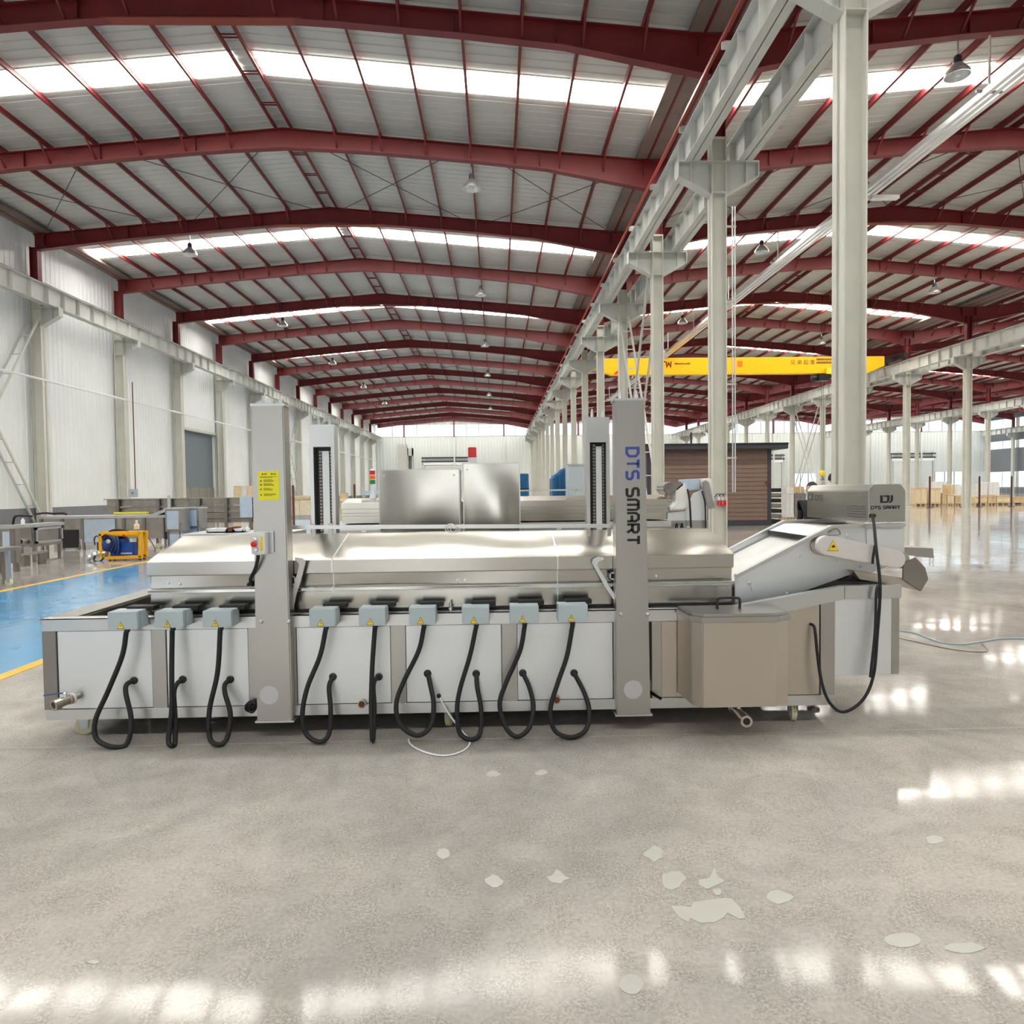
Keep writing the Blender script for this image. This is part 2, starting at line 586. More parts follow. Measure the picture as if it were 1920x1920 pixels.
# ---- roofs, one ceiling per bay of the hall, with rafters, purlins, roof lights and gutters as its parts
sky_y = [19 + 12 * k for k in range(-2, 8)]
for si in range(4):
    x0, x1 = ROWX[si], ROWX[si + 1]
    xm = (x0 + x1) / 2
    half = (x1 - x0) / 2
    ext = .7 if si == 0 else 0
    mb = MB()
    ys = []
    y = Y0 - .3
    while y < Y1 + .3:
        ys += [(y, 0), (y + .2, 0), (y + .225, .018), (y + .315, .018)]
        y += .34
    ys.append((Y1 + .3, 0))
    for sgn in (-1, 1):
        xe = xm + sgn * (half + (.7 if (si == 0 and sgn < 0) or (si == 3 and sgn > 0) else 0))
        ze = ZE + .22 - (abs(xe - xm) - half) * (ZR - ZE) / half
        vs, fs = [], []
        for k, (yy, dz) in enumerate(ys):
            vs += [(xe, yy, ze + dz), (xm, yy, ZR + .22 + dz)]
            if k:
                fs.append((2 * k - 2, 2 * k - 1, 2 * k + 1, 2 * k))
        mb.add(vs, fs)
    ceil = struct(mb.build('ceiling', SHEET, None))
    zat = lambda x: ZR - abs(x - xm) / half * (ZR - ZE)
    # rafter: tapered welded I section, haunched at the columns
    hl = .62 if si == 0 else .95
    pts_t, pts_b = [], []
    for t in [0, .12, .3, .5, .75, .86, 1.0]:
        for_left = x0 + half * t
        d = .5
        h = hl
        d = .5 + max(0, (1 - t / .34)) * (h - .5) + (max(0, (t - .8) / .2)) * .1
        pts_t.append((for_left, zat(for_left)))
        pts_b.append((for_left, zat(for_left) - d))
    for t in [.86, .75, .5, .3, .12, 0]:
        xr = x1 - half * t
        d = .5 + max(0, (1 - t / .34)) * (.95 - .5) + (max(0, (t - .8) / .2)) * .1
        pts_t.append((xr, zat(xr)))
        pts_b.append((xr, zat(xr) - d))
    mb = MB()
    Yr = YB[6]
    mb.prism([(x, Yr - .01, z) for x, z in pts_t] + [(x, Yr - .01, z) for x, z in reversed(pts_b)], (0, .02, 0))
    for pp in (pts_t, pts_b):
        for k in range(len(pp) - 1):
            (xa, za), (xb, zb) = pp[k], pp[k + 1]
            mb.prism([(xa, Yr - .12, za), (xb, Yr - .12, zb), (xb, Yr - .12, zb - .025), (xa, Yr - .12, za - .025)], (0, .24, 0))
    for t in [.02, .3, .5, .75]:
        for xs in (x0 + half * t + .2, x1 - half * t - .2):
            mb.box(xs - .008, Yr - .11, zat(xs) - .48, xs + .008, Yr + .11, zat(xs) - .03)
    rf0 = mb.build('rafter', REDSTEEL, ceil)
    rloc = WL[rf0.name].copy()
    offs = [.25 + k * (half - .55) / 8 for k in range(9)]
    fb = MB()
    for sgn in (-1, 1):
        for o in offs[1:-1]:
            xx = xm + sgn * o
            for dy in (-.62, .62):
                fb.bar((xx, Yr, zat(xx) - .47), (xx, Yr + dy, zat(xx) + .06), .05, .05)
    fb0 = fb.build('fly_braces', REDSTEEL, rf0)
    fb0['kind'] = 'stuff'
    fboff = WL[fb0.name] - rloc
    gp = None
    for yy in YB:
        if abs(yy - Yr) < .01:
            r = rf0
        else:
            r = share(rf0, (rloc.x, yy, rloc.z), ceil)
            f = share(fb0, WL[r.name] + fboff, r)
            f['kind'] = 'stuff'
    for yy in (YB[5], YB[6], YB[8], YB[10]):
        zb = zat(xm) - .62
        MB().prism([(xm - 2.3, yy - .13, zb - .02 - .06), (xm + 2.3, yy - .13, zb - .02 - .06), (xm + 2.3, yy - .13, zb - .05 - .06), (xm - 2.3, yy - .13, zb - .05 - .06)],
                   (0, .26, 0)).build('ridge_plate', ORPRIM, ceil)
    # purlins run the whole length
    for sgn in (-1, 1):
        for o in offs:
            xx = xm + sgn * o
            sl = -sgn * (ZR - ZE) / half
            m_ = MB()
            z = zat(xx)
            m_.box(xx - .035, Y0, z, xx - .028, Y1, z + .2)
            m_.box(xx - .035, Y0, z, xx + .035, Y1, z + .012)
            m_.build('purlin', REDSTEEL, ceil)
    # roof lights: translucent strips in every second bay, seen between the purlins
    for yy in sky_y:
        for sgn in (-1, 1):
            for k in range(8):
                a, b_ = xm + sgn * (offs[k] + .06), xm + sgn * (offs[k + 1] - .06)
                za, zb = zat(a) + .205, zat(b_) + .205
                MB().prism([(a, yy - .48, za), (b_, yy - .48, zb), (b_, yy + .48, zb), (a, yy + .48, za)], (0, 0, -.012)).build('roof_light', SKYM, ceil)
    # valley and eave gutters
    for sgn in (-1, 1):
        xe = xm + sgn * half
        w0, w1 = (0, .68) if sgn < 0 else (-.68, 0)
        MB().box(xe + w0, Y0, ZE + .04, xe + w1, Y1, ZE + .14).build('gutter', GUTT, ceil)
    # cross bracing rods in the braced bays
    for ya, yb in ((22.02, 28.02), (58.02, 64.02)):
        n = 4
        for k in range(n):
            xa, xb = x0 + (x1 - x0) * k / n + .3, x0 + (x1 - x0) * (k + 1) / n - .3
            for (p, q) in (((xa, ya), (xb, yb)), ((xa, yb), (xb, ya))):
                MB().tube([(p[0], p[1], zat(p[0]) - .12), ((p[0] + q[0]) / 2, (p[1] + q[1]) / 2, zat((p[0] + q[0]) / 2) - .14), (q[0], q[1], zat(q[0]) - .12)], .014, 5).build('brace_rod', DARKFR, ceil)
    # ridge struts between the paired ridge purlins
    m_ = MB()
    yy = Y0 + 1.5
    while yy < Y1:
        for q in (yy, yy + .12):
            m_.box(xm - .25, q, zat(xm) - .02, xm + .25, q + .03, zat(xm) + .01)
        yy += 1.5
    q = m_.build('ridge_struts', REDSTEEL, ceil)
    q['kind'] = 'stuff'

# ---- walls
xw = ROWX[0] - .35
dy0, dy1, dzt = 41.2, 45.9, 5.45


def ribbed(mb, ya, yb, z0, z1, x, sgn):
    """vertical rib sheet on the plane x, ribs towards +x"""
    vs, fs = [], []
    y = ya
    prof = []
    while y < yb - .01:
        prof += [(y, 0), (min(y + .2, yb), 0), (min(y + .225, yb), .018), (min(y + .275, yb), .018), (min(y + .3, yb), 0)]
        y += .3
    for k, (yy, d) in enumerate(prof):
        vs += [(x + d * sgn, yy, z0), (x + d * sgn, yy, z1)]
        if k:
            fs.append((2 * k - 2, 2 * k, 2 * k + 1, 2 * k - 1))
    mb.add(vs, fs)


wl = MB()
ribbed(wl, Y0 - .3, dy0, 1.0, 12.4, xw, 1)
ribbed(wl, dy0, dy1, dzt, 12.4, xw, 1)
ribbed(wl, dy1, Y1 + .3, 1.0, 12.4, xw, 1)
wl.box(xw - .25, Y0 - .3, 0, xw - .05, dy0, 12.4).box(xw - .25, dy1, 0, xw - .05, Y1 + .3, 12.4).box(xw - .25, dy0, dzt, xw - .05, dy1, 12.4)
wall_left = struct(wl.build('wall_left', WALLM, None))
bl = MB().box(xw - .05, Y0, 0, xw + .05, dy0, 1.0).box(xw - .05, dy1, 0, xw + .05, Y1, 1.0)
struct(bl.build('baseboard_left', DADO, None))
door = struct(MB().box(xw - .30, dy0, 0, xw - .22, dy1, dzt).build('door_1', DOORG, None))
for k in range(4):
    w = (dy1 - dy0) / 4
    B('door_board', BOARD, door, xw - .22, dy0 + k * w + .02, .0, xw - .16, dy0 + (k + 1) * w - .02, 1.9)
tr = MB().box(xw - .02, dy0 - .16, 0, xw + .07, dy0, dzt + .15).box(xw - .02, dy1, 0, xw + .07, dy1 + .16, dzt + .15).box(xw - .02, dy0, dzt, xw + .07, dy1, dzt + .15)
struct(tr.build('trim_1', CREAM, None))

# far end wall, with a window strip, roller doors and low windows
ew = MB()
wz0, wz1 = 10.1, 12.0


def ribbed_x(mb, xa, xb, z0, z1, y, z1f=None):
    vs, fs, prof = [], [], []
    x = xa
    while x < xb - .01:
        prof += [(x, 0), (min(x + .3, xb), 0), (min(x + .34, xb), .03), (min(x + .46, xb), .03), (min(x + .5, xb), 0)]
        x += .5
    for k, (xx, d) in enumerate(prof):
        vs += [(xx, y - d, z0), (xx, y - d, z1f(xx) if z1f else z1)]
        if k:
            fs.append((2 * k - 2, 2 * k, 2 * k + 1, 2 * k - 1))
    mb.add(vs, fs)


def roofz(x):
    for i in range(4):
        if ROWX[i] - 1 <= x <= ROWX[i + 1] or i == 3:
            m_ = (ROWX[i] + ROWX[i + 1]) / 2
            h = (ROWX[i + 1] - ROWX[i]) / 2
            return ZR + .2 - abs(x - m_) / h * (ZR - ZE)


ye = Y1 + .35
xa, xb = ROWX[0] - .5, ROWX[-1] + .7
holes = [(-11.3, -4.2, 5.6), (40.2, 45.6, 5.4), (63.9, 70.2, 5.4)]
low = [(47.5, 51.4), (53.6, 57.5), (70.8, 75.5)]
ribbed_x(ew, xa, xb, 3.6, wz0, ye)
ribbed_x(ew, xa, xb, wz1, 13, ye, roofz)
ew.box(xa, ye + .1, wz1, xb, ye + .3, 13.4).box(xa, ye + .1, 0, xb, ye + .3, wz0)
edges = sorted(low)
cur = xa
for a, b_ in edges + [(xb, xb)]:
    if a > cur:
        ribbed_x(ew, cur, a, 0, 3.6, ye)
    cur = b_
for a, b_ in low:
    ribbed_x(ew, a, b_, 0, 1.0, ye)
wall_end = struct(ew.build('wall_end', ENDW, None))
wn = 0
for i in range(4):
    xs0, xs1 = ROWX[i] + .3, ROWX[i + 1] - .3
    n = 12
    for k in range(n):
        a = xs0 + (xs1 - xs0) * k / n
        b_ = xs0 + (xs1 - xs0) * (k + 1) / n
        wn += 1
        w = struct(B('window_%d' % wn, WINM, None, a + .04, ye - .02, wz0 + .05, b_ - .04, ye + .02, wz1 - .05))
        f = MB()
        f.box(a - .03, ye - .08, wz0, a + .03, ye + .04, wz1).box(b_ - .03, ye - .08, wz0, b_ + .03, ye + .04, wz1)
        f.box(a, ye - .08, wz0, b_, ye + .04, wz0 + .06).box(a, ye - .08, wz1 - .06, b_, ye + .04, wz1)
        f.box((a + b_) / 2 - .02, ye - .06, wz0, (a + b_) / 2 + .02, ye + .03, wz1)
        f.build('window_frame', CREAM, w)
for a, b_ in low:
    n = 3
    for k in range(n):
        c0, c1 = a + (b_ - a) * k / n, a + (b_ - a) * (k + 1) / n
        wn += 1
        w = struct(B('window_%d' % wn, WINM, None, c0 + .05, ye - .02, 1.05, c1 - .05, ye + .02, 3.55))
        f = MB().box(c0 - .04, ye - .08, 1, c0 + .04, ye + .04, 3.6).box(c1 - .04, ye - .08, 1, c1 + .04, ye + .04, 3.6)
        f.box(c0, ye - .06, 2.2, c1, ye + .03, 2.26).build('window_frame', CREAM, w)
dn = 1
for a, b_, zt in holes:
    dn += 1
    d = struct(B('door_%d' % dn, WALLM, None, a, ye - .16, 0, b_, ye - .08, zt))
    k = 0
    while .1 + k * .32 < zt - .3:
        MB().box(a + .05, ye - .19, .1 + k * .32, b_ - .05, ye - .15, .1 + k * .32 + .27).build('door_slat', ENDW, d)
        k += 1
    for zz in (zt + .45, zt + 1.05):
        B('door_rail', DARKFR, d, a - .6, ye - .22, zz, b_ + .6, ye - .1, zz + .2)
    B('door_header', WALLM, d, a - .3, ye - .25, zt, b_ + .3, ye - .08, zt + .4)
    for xx in (a - .3, b_ + .12):
        B('door_jamb', GIRD, d, xx, ye - .22, 0, xx + .18, ye - .06, zt + 1.4)
# pipe and gable posts on the end wall
for x in (-14.6, -6.7, 1.2, 13, 21, 36.5, 44.4, 60.3, 68.4):
    struct(MB().box(x - .12, ye - .34, 0, x + .12, ye - .1, wz0 - .1).build('trim_%d' % (2 + [-14.6, -6.7, 1.2, 13, 21, 36.5, 44.4, 60.3, 68.4].index(x)), ENDW, None))
    struct(MB().box(x - .1, ye - .3, wz0 - .1, x + .1, ye - .1, roofz(x) - .2).build('trim_%d' % (12 + [-14.6, -6.7, 1.2, 13, 21, 36.5, 44.4, 60.3, 68.4].index(x)), REDSTEEL, None))

# right-hand wall with its red posts and window strips, back wall behind the camera
xr = ROWX[-1] + .7
wr = MB().box(xr, Y0 - .3, 0, xr + .2, Y1 + .3, 1.0).box(xr, Y0 - .3, 3.4, xr + .2, Y1 + .3, 7.0).box(xr, Y0 - .3, 8.2, xr + .2, Y1 + .3, 10.0).box(xr, Y0 - .3, 11.6, xr + .2, Y1 + .3, 12.6)
struct(wr.build('wall_right', DADO, None))
for zz0, zz1 in ((1, 3.4), (7, 8.2), (10, 11.6)):
    for n in range(12, 21):
        a, b_ = YB[n] + .3, YB[n + 1] - .3
        wn += 1
        w = struct(B('window_%d' % wn, WINM, None, xr + .05, a, zz0, xr + .1, b_, zz1))
        f = MB().box(xr - .04, a - .3, zz0, xr + .12, a, zz1).box(xr - .04, b_, zz0, xr + .12, b_ + .3, zz1).box(xr - .02, (a + b_) / 2 - .05, zz0, xr + .12, (a + b_) / 2 + .05, zz1)
        f.build('window_frame', CREAM, w)
    wn += 1
    struct(B('window_%d' % wn, WINM, None, xr + .05, Y0, zz0, xr + .1, YB[12], zz1))
bw = MB().box(xa, Y0 - .5, 0, xb, Y0 - .3, 10.0).box(xa, Y0 - .5, 12, xb, Y0 - .3, 13.5)
struct(bw.build('wall_back', WALLM, None))
for i in range(4):
    wn += 1
    struct(B('window_%d' % wn, WINM, None, ROWX[i] + .3, Y0 - .42, 10, ROWX[i + 1] - .3, Y0 - .38, 12))
for i, (a, b_) in enumerate(((-17, -9), (-7.5, 1.5))):
    wn += 1
    struct(B('window_%d' % wn, GATEFILL, None, a, Y0 - .29, .9, b_, Y0 - .25, 4.6))  # unseen glowing panels, added and kept to one side to brighten the fryer front

# ---- crane columns
CW = .175


def column_proto(row):
    x = ROWX[row]
    y = 0.0
    hw = .22 if row == 0 else CW
    t = thing('steel_column', '', 'column', (x, y, 0))
    m = MB()
    m.box(x - hw, y - .175, 0, x - hw + .022, y + .175, ZC + .55)
    m.box(x + hw - .022, y - .175, 0, x + hw, y + .175, ZC + .55)
    m.box(x - hw, y - .04, 0, x + hw, y + .04, ZC + .55)
    m.box(x - hw, y - .17, ZC - .02, x + hw, y + .17, ZC)
    m.box(x - hw, y - .17, ZC - .75, x + hw, y + .17, ZC - .73)
    m.box(x - hw, y - .17, ZC + .5, x + hw, y + .17, ZC + .55)
    m.build('shaft', CREAM, t)
    for s in ([1] if row == 0 else [-1, 1] if row < 4 else [-1]):
        k = MB()
        a, b_ = x + s * hw, x + s * .95
        k.prism([(a, y - .012, ZC), (b_, y - .012, ZC), (b_, y - .012, ZC - .34), (a, y - .012, ZC - .75)], (0, .024, 0))
        k.prism([(a, y - .16, ZC), (b_, y - .16, ZC), (b_, y - .16, ZC - .022), (a, y - .16, ZC - .022)], (0, .32, 0))
        k.prism([(a, y - .14, ZC - .75), (b_ - s * .02, y - .14, ZC - .34), (b_ - s * .02, y - .14, ZC - .362), (a, y - .14, ZC - .775)], (0, .28, 0))
        k.box(b_ - .01, y - .14, ZC - .36, b_ + .01, y + .14, ZC)
        k.box(x + s * .66 - .008, y - .13, ZC - .5, x + s * .66 + .008, y + .13, ZC)
        k.build('bracket', GIRD, t)
    B('base_plate', GIRD, t, x - hw - .1, y - .26, 0, x + hw + .1, y + .26, .025)
    p = MB().box(x - .16, y - .13, ZC + .55, x - .14, y + .13, ZE - .5).box(x + .14, y - .13, ZC + .55, x + .16, y + .13, ZE - .5).box(x - .16, y - .02, ZC + .55, x + .16, y + .02, ZE - .5)
    p.build('upper_post', REDSTEEL, t)
    return t


ROWN = ['along the white side wall', 'in the middle row beside the stainless fryer', 'in the row beyond the yellow overhead crane', 'in the distant row past the wooden crates', 'on the far side wall']
for row in range(5):
    proto = column_proto(row)
    first = True
    seen = 0
    for n, yy in enumerate(YB):
        if yy < (8 if row == 1 else 14 if row == 0 else 20 if row == 2 else 50 if row == 3 else 76) or n == 21:
            continue
        seen += 1
        lab = 'cream steel column %s, %s from the camera' % (ROWN[row], ORD[seen - 1])
        grp = 'crane columns ' + ROWN[row]
        if first:
            proto.location = (ROWX[row], yy, 0)
            proto['label'], proto['group'] = lab, grp
            for c in proto.children:
                WL[c.name] = WL[c.name] + Vector((0, yy, 0))
            WL[proto.name] = Vector(proto.location)
            first = False
            pr = proto
        else:
            dup(pr, (ROWX[row], yy, 0), lab, grp)

# ---- crane girders
def girder(xc, label, near):
    t = thing('crane_girder', label, 'girder', (xc, 0, ZC))
    h = .75
    m = MB().box(xc - .17, Y0, ZC, xc + .17, Y1, ZC + .02).box(xc - .17, Y0, ZC + h - .02, xc + .17, Y1, ZC + h).box(xc - .008, Y0, ZC, xc + .008, Y1, ZC + h)
    m.build('beam', GIRD, t)
    B('crane_rail', DARKFR, t, xc - .035, Y0, ZC + h, xc + .035, Y1, ZC + h + .09)
    s0 = None
    st = MB()
    y = Y0 + .5
    while y < Y1:
        if near[0] < y < near[1]:
            if s0 is None:
                s0 = MB().box(xc - .155, y - .006, ZC + .02, xc - .008, y + .006, ZC + h - .02).box(xc + .008, y - .006, ZC + .02, xc + .155, y + .006, ZC + h - .02).build('stiffener', GIRD, t)
            else:
                share(s0, (xc, y, WL[s0.name].z), t)
        else:
            st.box(xc - .155, y - .006, ZC + .02, xc + .155, y + .006, ZC + h - .02)
        y += 1.0
    q = st.build('stiffeners', GIRD, t)
    q['kind'] = 'stuff'
    return t


girder(ROWX[0] + .66, 'long grey-white crane girder running along the white side wall', (12, 60))
g = girder(ROWX[1] - .63, 'long grey-white crane girder on the middle columns with a red bar above it', (4, 50))
gx = ROWX[1] - .63
B('conductor_bar', REDBAR, g, gx - .30, Y0, ZC + .86, gx - .24, Y1, ZC + .93)
m = MB()
y = 1.0
while y < 100:
    m.box(gx - .28, y, ZC + .72, gx - .1, y + .03, ZC + .88)
    y += 3
q = m.build('bar_holders', GIRD, g)
q['kind'] = 'stuff'
girder(ROWX[1] + .63, 'plain grey-white crane girder on the middle columns facing the yellow crane', (4, 40))
girder(ROWX[2] - .66, 'grey-white crane girder carrying the end of the yellow crane', (30, 70))
girder(ROWX[2] + .66, 'grey-white crane girder just behind the one under the yellow crane', (200, 201))
girder(ROWX[3] - .66, 'distant grey-white crane girder on the row past the wooden crates', (200, 201))
girder(ROWX[3] + .66, 'distant grey-white crane girder behind the one past the crates', (200, 201))
girder(ROWX[4] - .66, 'farthest grey-white crane girder beside the red posts', (200, 201))

# ---- laced column bracing
def bracing(x, ya, yb, label):
    t = thing('column_bracing', label, 'bracing', (x, ya, 0))
    bt = None
    for (za, zb) in ((.25, ZC - .45), (ZC - .45, .25)):
        for dx in (-.2, .2):
            MB().bar((x + dx, ya + .2, za), (x + dx, yb - .2, zb), .07, .07).build('lacing_rail', CREAM if dx > 0 else GIRD, t)
        for k in range(1, 10):
            f = k / 10
            p = (x, ya + .2 + (yb - ya - .4) * f, za + (zb - za) * f)
            if bt is None:
                bt = MB().box(p[0] - .2, p[1] - .02, p[2] - .02, p[0] + .2, p[1] + .02, p[2] + .02).build('batten', GIRD, t)
            else:
                share(bt, p, t)
    return t


bracing(ROWX[0], YB[7], YB[8], 'nearest cream laced cross bracing against the white side wall')
bracing(ROWX[0], YB[13], YB[14], 'farther cream laced cross bracing on the white side wall behind the yellow-stickered pillar')
bracing(ROWX[1], YB[7], YB[8], 'cream laced cross bracing rising behind the lettered steel pillar')
bracing(ROWX[2], YB[13], YB[14], 'cream laced cross bracing past the end of the brown cabin')

# ---- wall pipe, cable track, lamps
t = thing('wall_pipe', 'thin white pipe running level along the white side wall', 'pipe', (xw + .2, 0, 6.2))
MB().tube([(xw + .55, Y0 + 1, 6.25), (xw + .55, Y1 - 1, 6.25)], .05, 8).build('pipe', WALLM, t, smooth=40)
c0 = None
for yy in YB[5:]:
    if c0 is None:
        c0 = MB().box(xw, yy - .03, 6.16, xw + .6, yy + .03, 6.2).build('clip', GIRD, t)
    else:
        share(c0, (WL[c0.name].x, yy, WL[c0.name].z), t)
t = thing('hanging_cable_track', 'long bright channel track hung under the roof beyond the middle columns', 'track', (11.9, 0, 10.7))
for k, dx in enumerate((-.18, 0, .18)):
    MB().box(11.9 + dx - .06, 3, 10.72 + abs(dx) * .0, 11.9 + dx + .06, 70, 10.86).build('channel', ALU, t)
h0 = None
for yy in YB[5:16]:
    if h0 is None:
        h0 = MB().box(11.58, yy - .03, 10.86, 12.22, yy + .03, 10.92).bar((11.9, yy, 10.9), (11.9, yy, 12.2), .04).build('hanger', GIRD, t)
    else:
        share(h0, (WL[h0.name].x, yy, WL[h0.name].z), t)
B('end_bracket', ALU, t, 11.75, 20.7, 10.4, 12.6, 20.9, 10.5)


def lamp_proto():
    t = thing('high_bay_lamp', '', 'lamp', (0, 0, 11.55))
    MB().tube([(0, 0, 12.6), (0, 0, 11.85)], .02, 6).build('rod', ALU, t)
    MB().lathe((0, 0, 11.9), (0, 0, -1), [(0, .05), (.05, .09), (.2, .1), (.22, .06)], 14).build('ballast', DARKFR, t, smooth=40)
    MB().lathe((0, 0, 11.7), (0, 0, -1), [(0, .1), (.06, .15), (.2, .27), (.3, .29), (.3, .27), (.2, .24), (.08, .1)], 20).build('reflector', ALU, t, smooth=40)
    MB().lathe((0, 0, 11.6), (0, 0, -1), [(0, .05), (.1, .1), (.2, .06), (.22, .0)], 12).build('bulb', WHT, t, smooth=40)
    return t


lp = lamp_proto()
spots = [(-.7, n, 'under the nearest bay, %s along the line of lamps near the middle columns') for n in (7, 9, 11, 13, 15, 17)] + \
        [(-12.6, n, '%s along the line of lamps near the white side wall') for n in (8, 10, 12, 14, 16)] + \
        [(11.3, n, '%s along the line of lamps just beyond the middle columns') for n in (6, 8, 10, 12)] + \
        [(22.7, n, '%s along the line of lamps above the yellow crane') for n in (7, 9, 11, 13)] + \
        [(36, n, '%s along the line of lamps past the crane bay') for n in (11, 13)]
cnt = {}
for i, (x, n, l) in enumerate(spots):
    cnt[x] = cnt.get(x, 0) + 1
    lab = 'bell-shaped high-bay lamp, ' + (l % ORD[cnt[x] - 1]).replace('under the nearest bay, ', '')
    if i == 0:
        lp.location = (x, YB[n] + .25, 11.55)
        lp['label'], lp['group'] = lab, 'high-bay lamps under the roof'
        for c in lp.children:
            WL[c.name] = WL[c.name] + Vector((x, YB[n] + .25, 0))
        WL[lp.name] = Vector(lp.location)
    else:
        dup(lp, (x, YB[n] + .25, 11.55), lab, 'high-bay lamps under the roof')

# ---- yellow overhead crane in the second bay
cy = 46.4
xa_, xb_ = ROWX[1] + .95, ROWX[2] - .98
t = thing('overhead_crane', 'yellow single-girder overhead travelling crane with dark red lettering', 'crane', ((xa_ + xb_) / 2, cy, 9.4))
zt, zb = 10.5, 9.38
MB().prism([(xa_, cy - .2, zt - .08), (xa_ + .8, cy - .2, zt), (xb_ - .5, cy - .2, zt), (xb_ - .5, cy - .2, zb + .45), (xb_ - 1.6, cy - .2, zb), (xa_ + 1.6, cy - .2, zb), (xa_, cy - .2, zb + .55)], (0, .4, 0)).build('bridge_girder', CRANE, t, .01)
B('girder_flange', CRANE, t, xa_ + 1.6, cy - .26, zb - .03, xb_ - 1.6, cy + .26, zb)
for x in (xa_ - .32, xb_ + .32):
    ec = MB().box(x - .15, cy - 1.3, ZC + 1.0, x + .15, cy + 1.3, ZC + 1.3).box(min(x, x + (.32 if x < 10 else -.32)), cy - .3, ZC + 1.0, max(x, x + (.32 if x < 10 else -.32)), cy + .3, ZC + 1.25).build('end_carriage', BLACKP if x > 10 else CRANE, t, .01)
    for dy in (-1, 1):
        MB().lathe((x - .06, cy + dy, ZC + 1.0), (1, 0, 0), [(0, .15), (.12, .15)], 14).build('wheel', DARKFR, ec)
hx = pX(1545, cy, 690)
ho = MB().box(hx - .55, cy - .45, zb - .55, hx + .2, cy + .45, zb - .1).lathe((hx - .9, cy, zb - .32), (1, 0, 0), [(0, .1), (.02, .24), (.5, .24)], 14).build('hoist', BLACKP, t, .01)
B('hoist_cover', YEL, t, hx - .05, cy - .5, zb - .12, hx + .75, cy - .3, zb + .3)
zh = pZ(884, cy, 1543)
for dx in (-.06, .06):
    MB().tube([(hx - .1 + dx, cy, zb - .5), (hx - .1 + dx, cy, zh)], .012, 6).build('hook_rope', DARKFR, ho)
hb_ = MB().lathe((hx - .1, cy - .1, zh - .12), (0, 1, 0), [(0, .16), (.03, .2), (.17, .2), (.2, .16)], 16).build('hook_block', YEL, t, smooth=40)
WL[hb_.name] = WL[t.name] + hb_.location
MB().tube(smoothpath([(hx - .1, cy, zh - .3), (hx - .1, cy, zh - .42), (hx - .02, cy, zh - .52), (hx - .1, cy, zh - .6), (hx - .2, cy, zh - .53)], 4), .03, 6).build('hook', DARKFR, hb_, smooth=60)


def text_mesh(s, size, name, m, parent, org, ux, uz, depth=.004):
    cu = bpy.data.curves.new('t', 'FONT')
    cu.body = s
    cu.size = size
    cu.extrude = depth
    to = bpy.data.objects.new('t', cu)
    COL.objects.link(to)
    bpy.context.view_layer.update()
    me = bpy.data.meshes.new_from_object(to.evaluated_get(bpy.context.evaluated_depsgraph_get()))
    bpy.data.objects.remove(to)
    if not len(me.vertices):
        return None
    org, ux, uz = Vector(org), Vector(ux).normalized(), Vector(uz).normalized()
    uy = uz.cross(ux)
    mb = MB()
    vs = [org + ux * v.co.x + uz * v.co.y - uy * v.co.z for v in me.vertices]
    mb.add(vs, [tuple(p.vertices) for p in me.polygons])
    bpy.data.meshes.remove(me)
    return mb.build(name, m, parent)


DRED = mat('lettering_dark_red', (96, 28, 20), .5)
p = px(1482, 683, cy - .21)
text_mesh('\u5144 \u5f1f \u8d77 \u91cd', .36, 'lettering', DRED, t, (p.x, cy - .204, p.z), (1, 0, 0), (0, 0, 1))
m = MB()
p = px(1240, 688, cy - .21)
word(m, 'TW', lambda u, v: (p.x + u * .34, cy - .203, p.z + v * .36), (0, -.004, 0), .26, .15)
m.build('lettering', DRED, t)
rn = random.Random(5)
m = MB()
p = px(1265, 684, cy - .21)
x = p.x
while x < p.x + 1.05:
    w = rn.uniform(.03, .06)
    m.box(x, cy - .206, p.z + .02, x + w, cy - .2, p.z + rn.uniform(.1, .14))
    x += w + .015
m.build('small_lettering', DRED, t)
for row in range(2):
    m = MB()
    p = px(1531, 676 + row * 6, cy - .21)
    x = p.x
    while x < p.x + 1.05:
        w = rn.uniform(.04, .07)
        m.box(x, cy - .206, p.z, x + w, cy - .2, p.z + .15)
        x += w + .02
    m.build('small_lettering', DRED, t)
p = px(1387, 688, cy - .21)
B('badge', ORNG, t, p.x - .17, cy - .206, p.z, p.x + .2, cy - .2, p.z + .42)
m = MB()
p = px(1150, 696, cy - .21)
m.prism([(p.x, cy - .206, zb + .03), (p.x + .25, cy - .206, zb + .03), (p.x + .75, cy - .206, zb + .5), (p.x + .55, cy - .206, zb + .5)], (0, .004, 0))
m.build('stripe', REDP, t)
# ------------------------------------------------------------------ the fryer in front
YF = 4.1
fx0, fx1 = pX(80, YF, 1250), pX(1565, YF, 1250)
ZT, ZRL, ZP, ZBT = .752, .672, .19, .126
YBK = 5.30
fr = thing('continuous_fryer', 'long stainless steel continuous fryer on casters with four lifting pillars and a lettered control box', 'fryer', (0, 4.7, 0))
xe1 = pX(1688, YF, 1180)
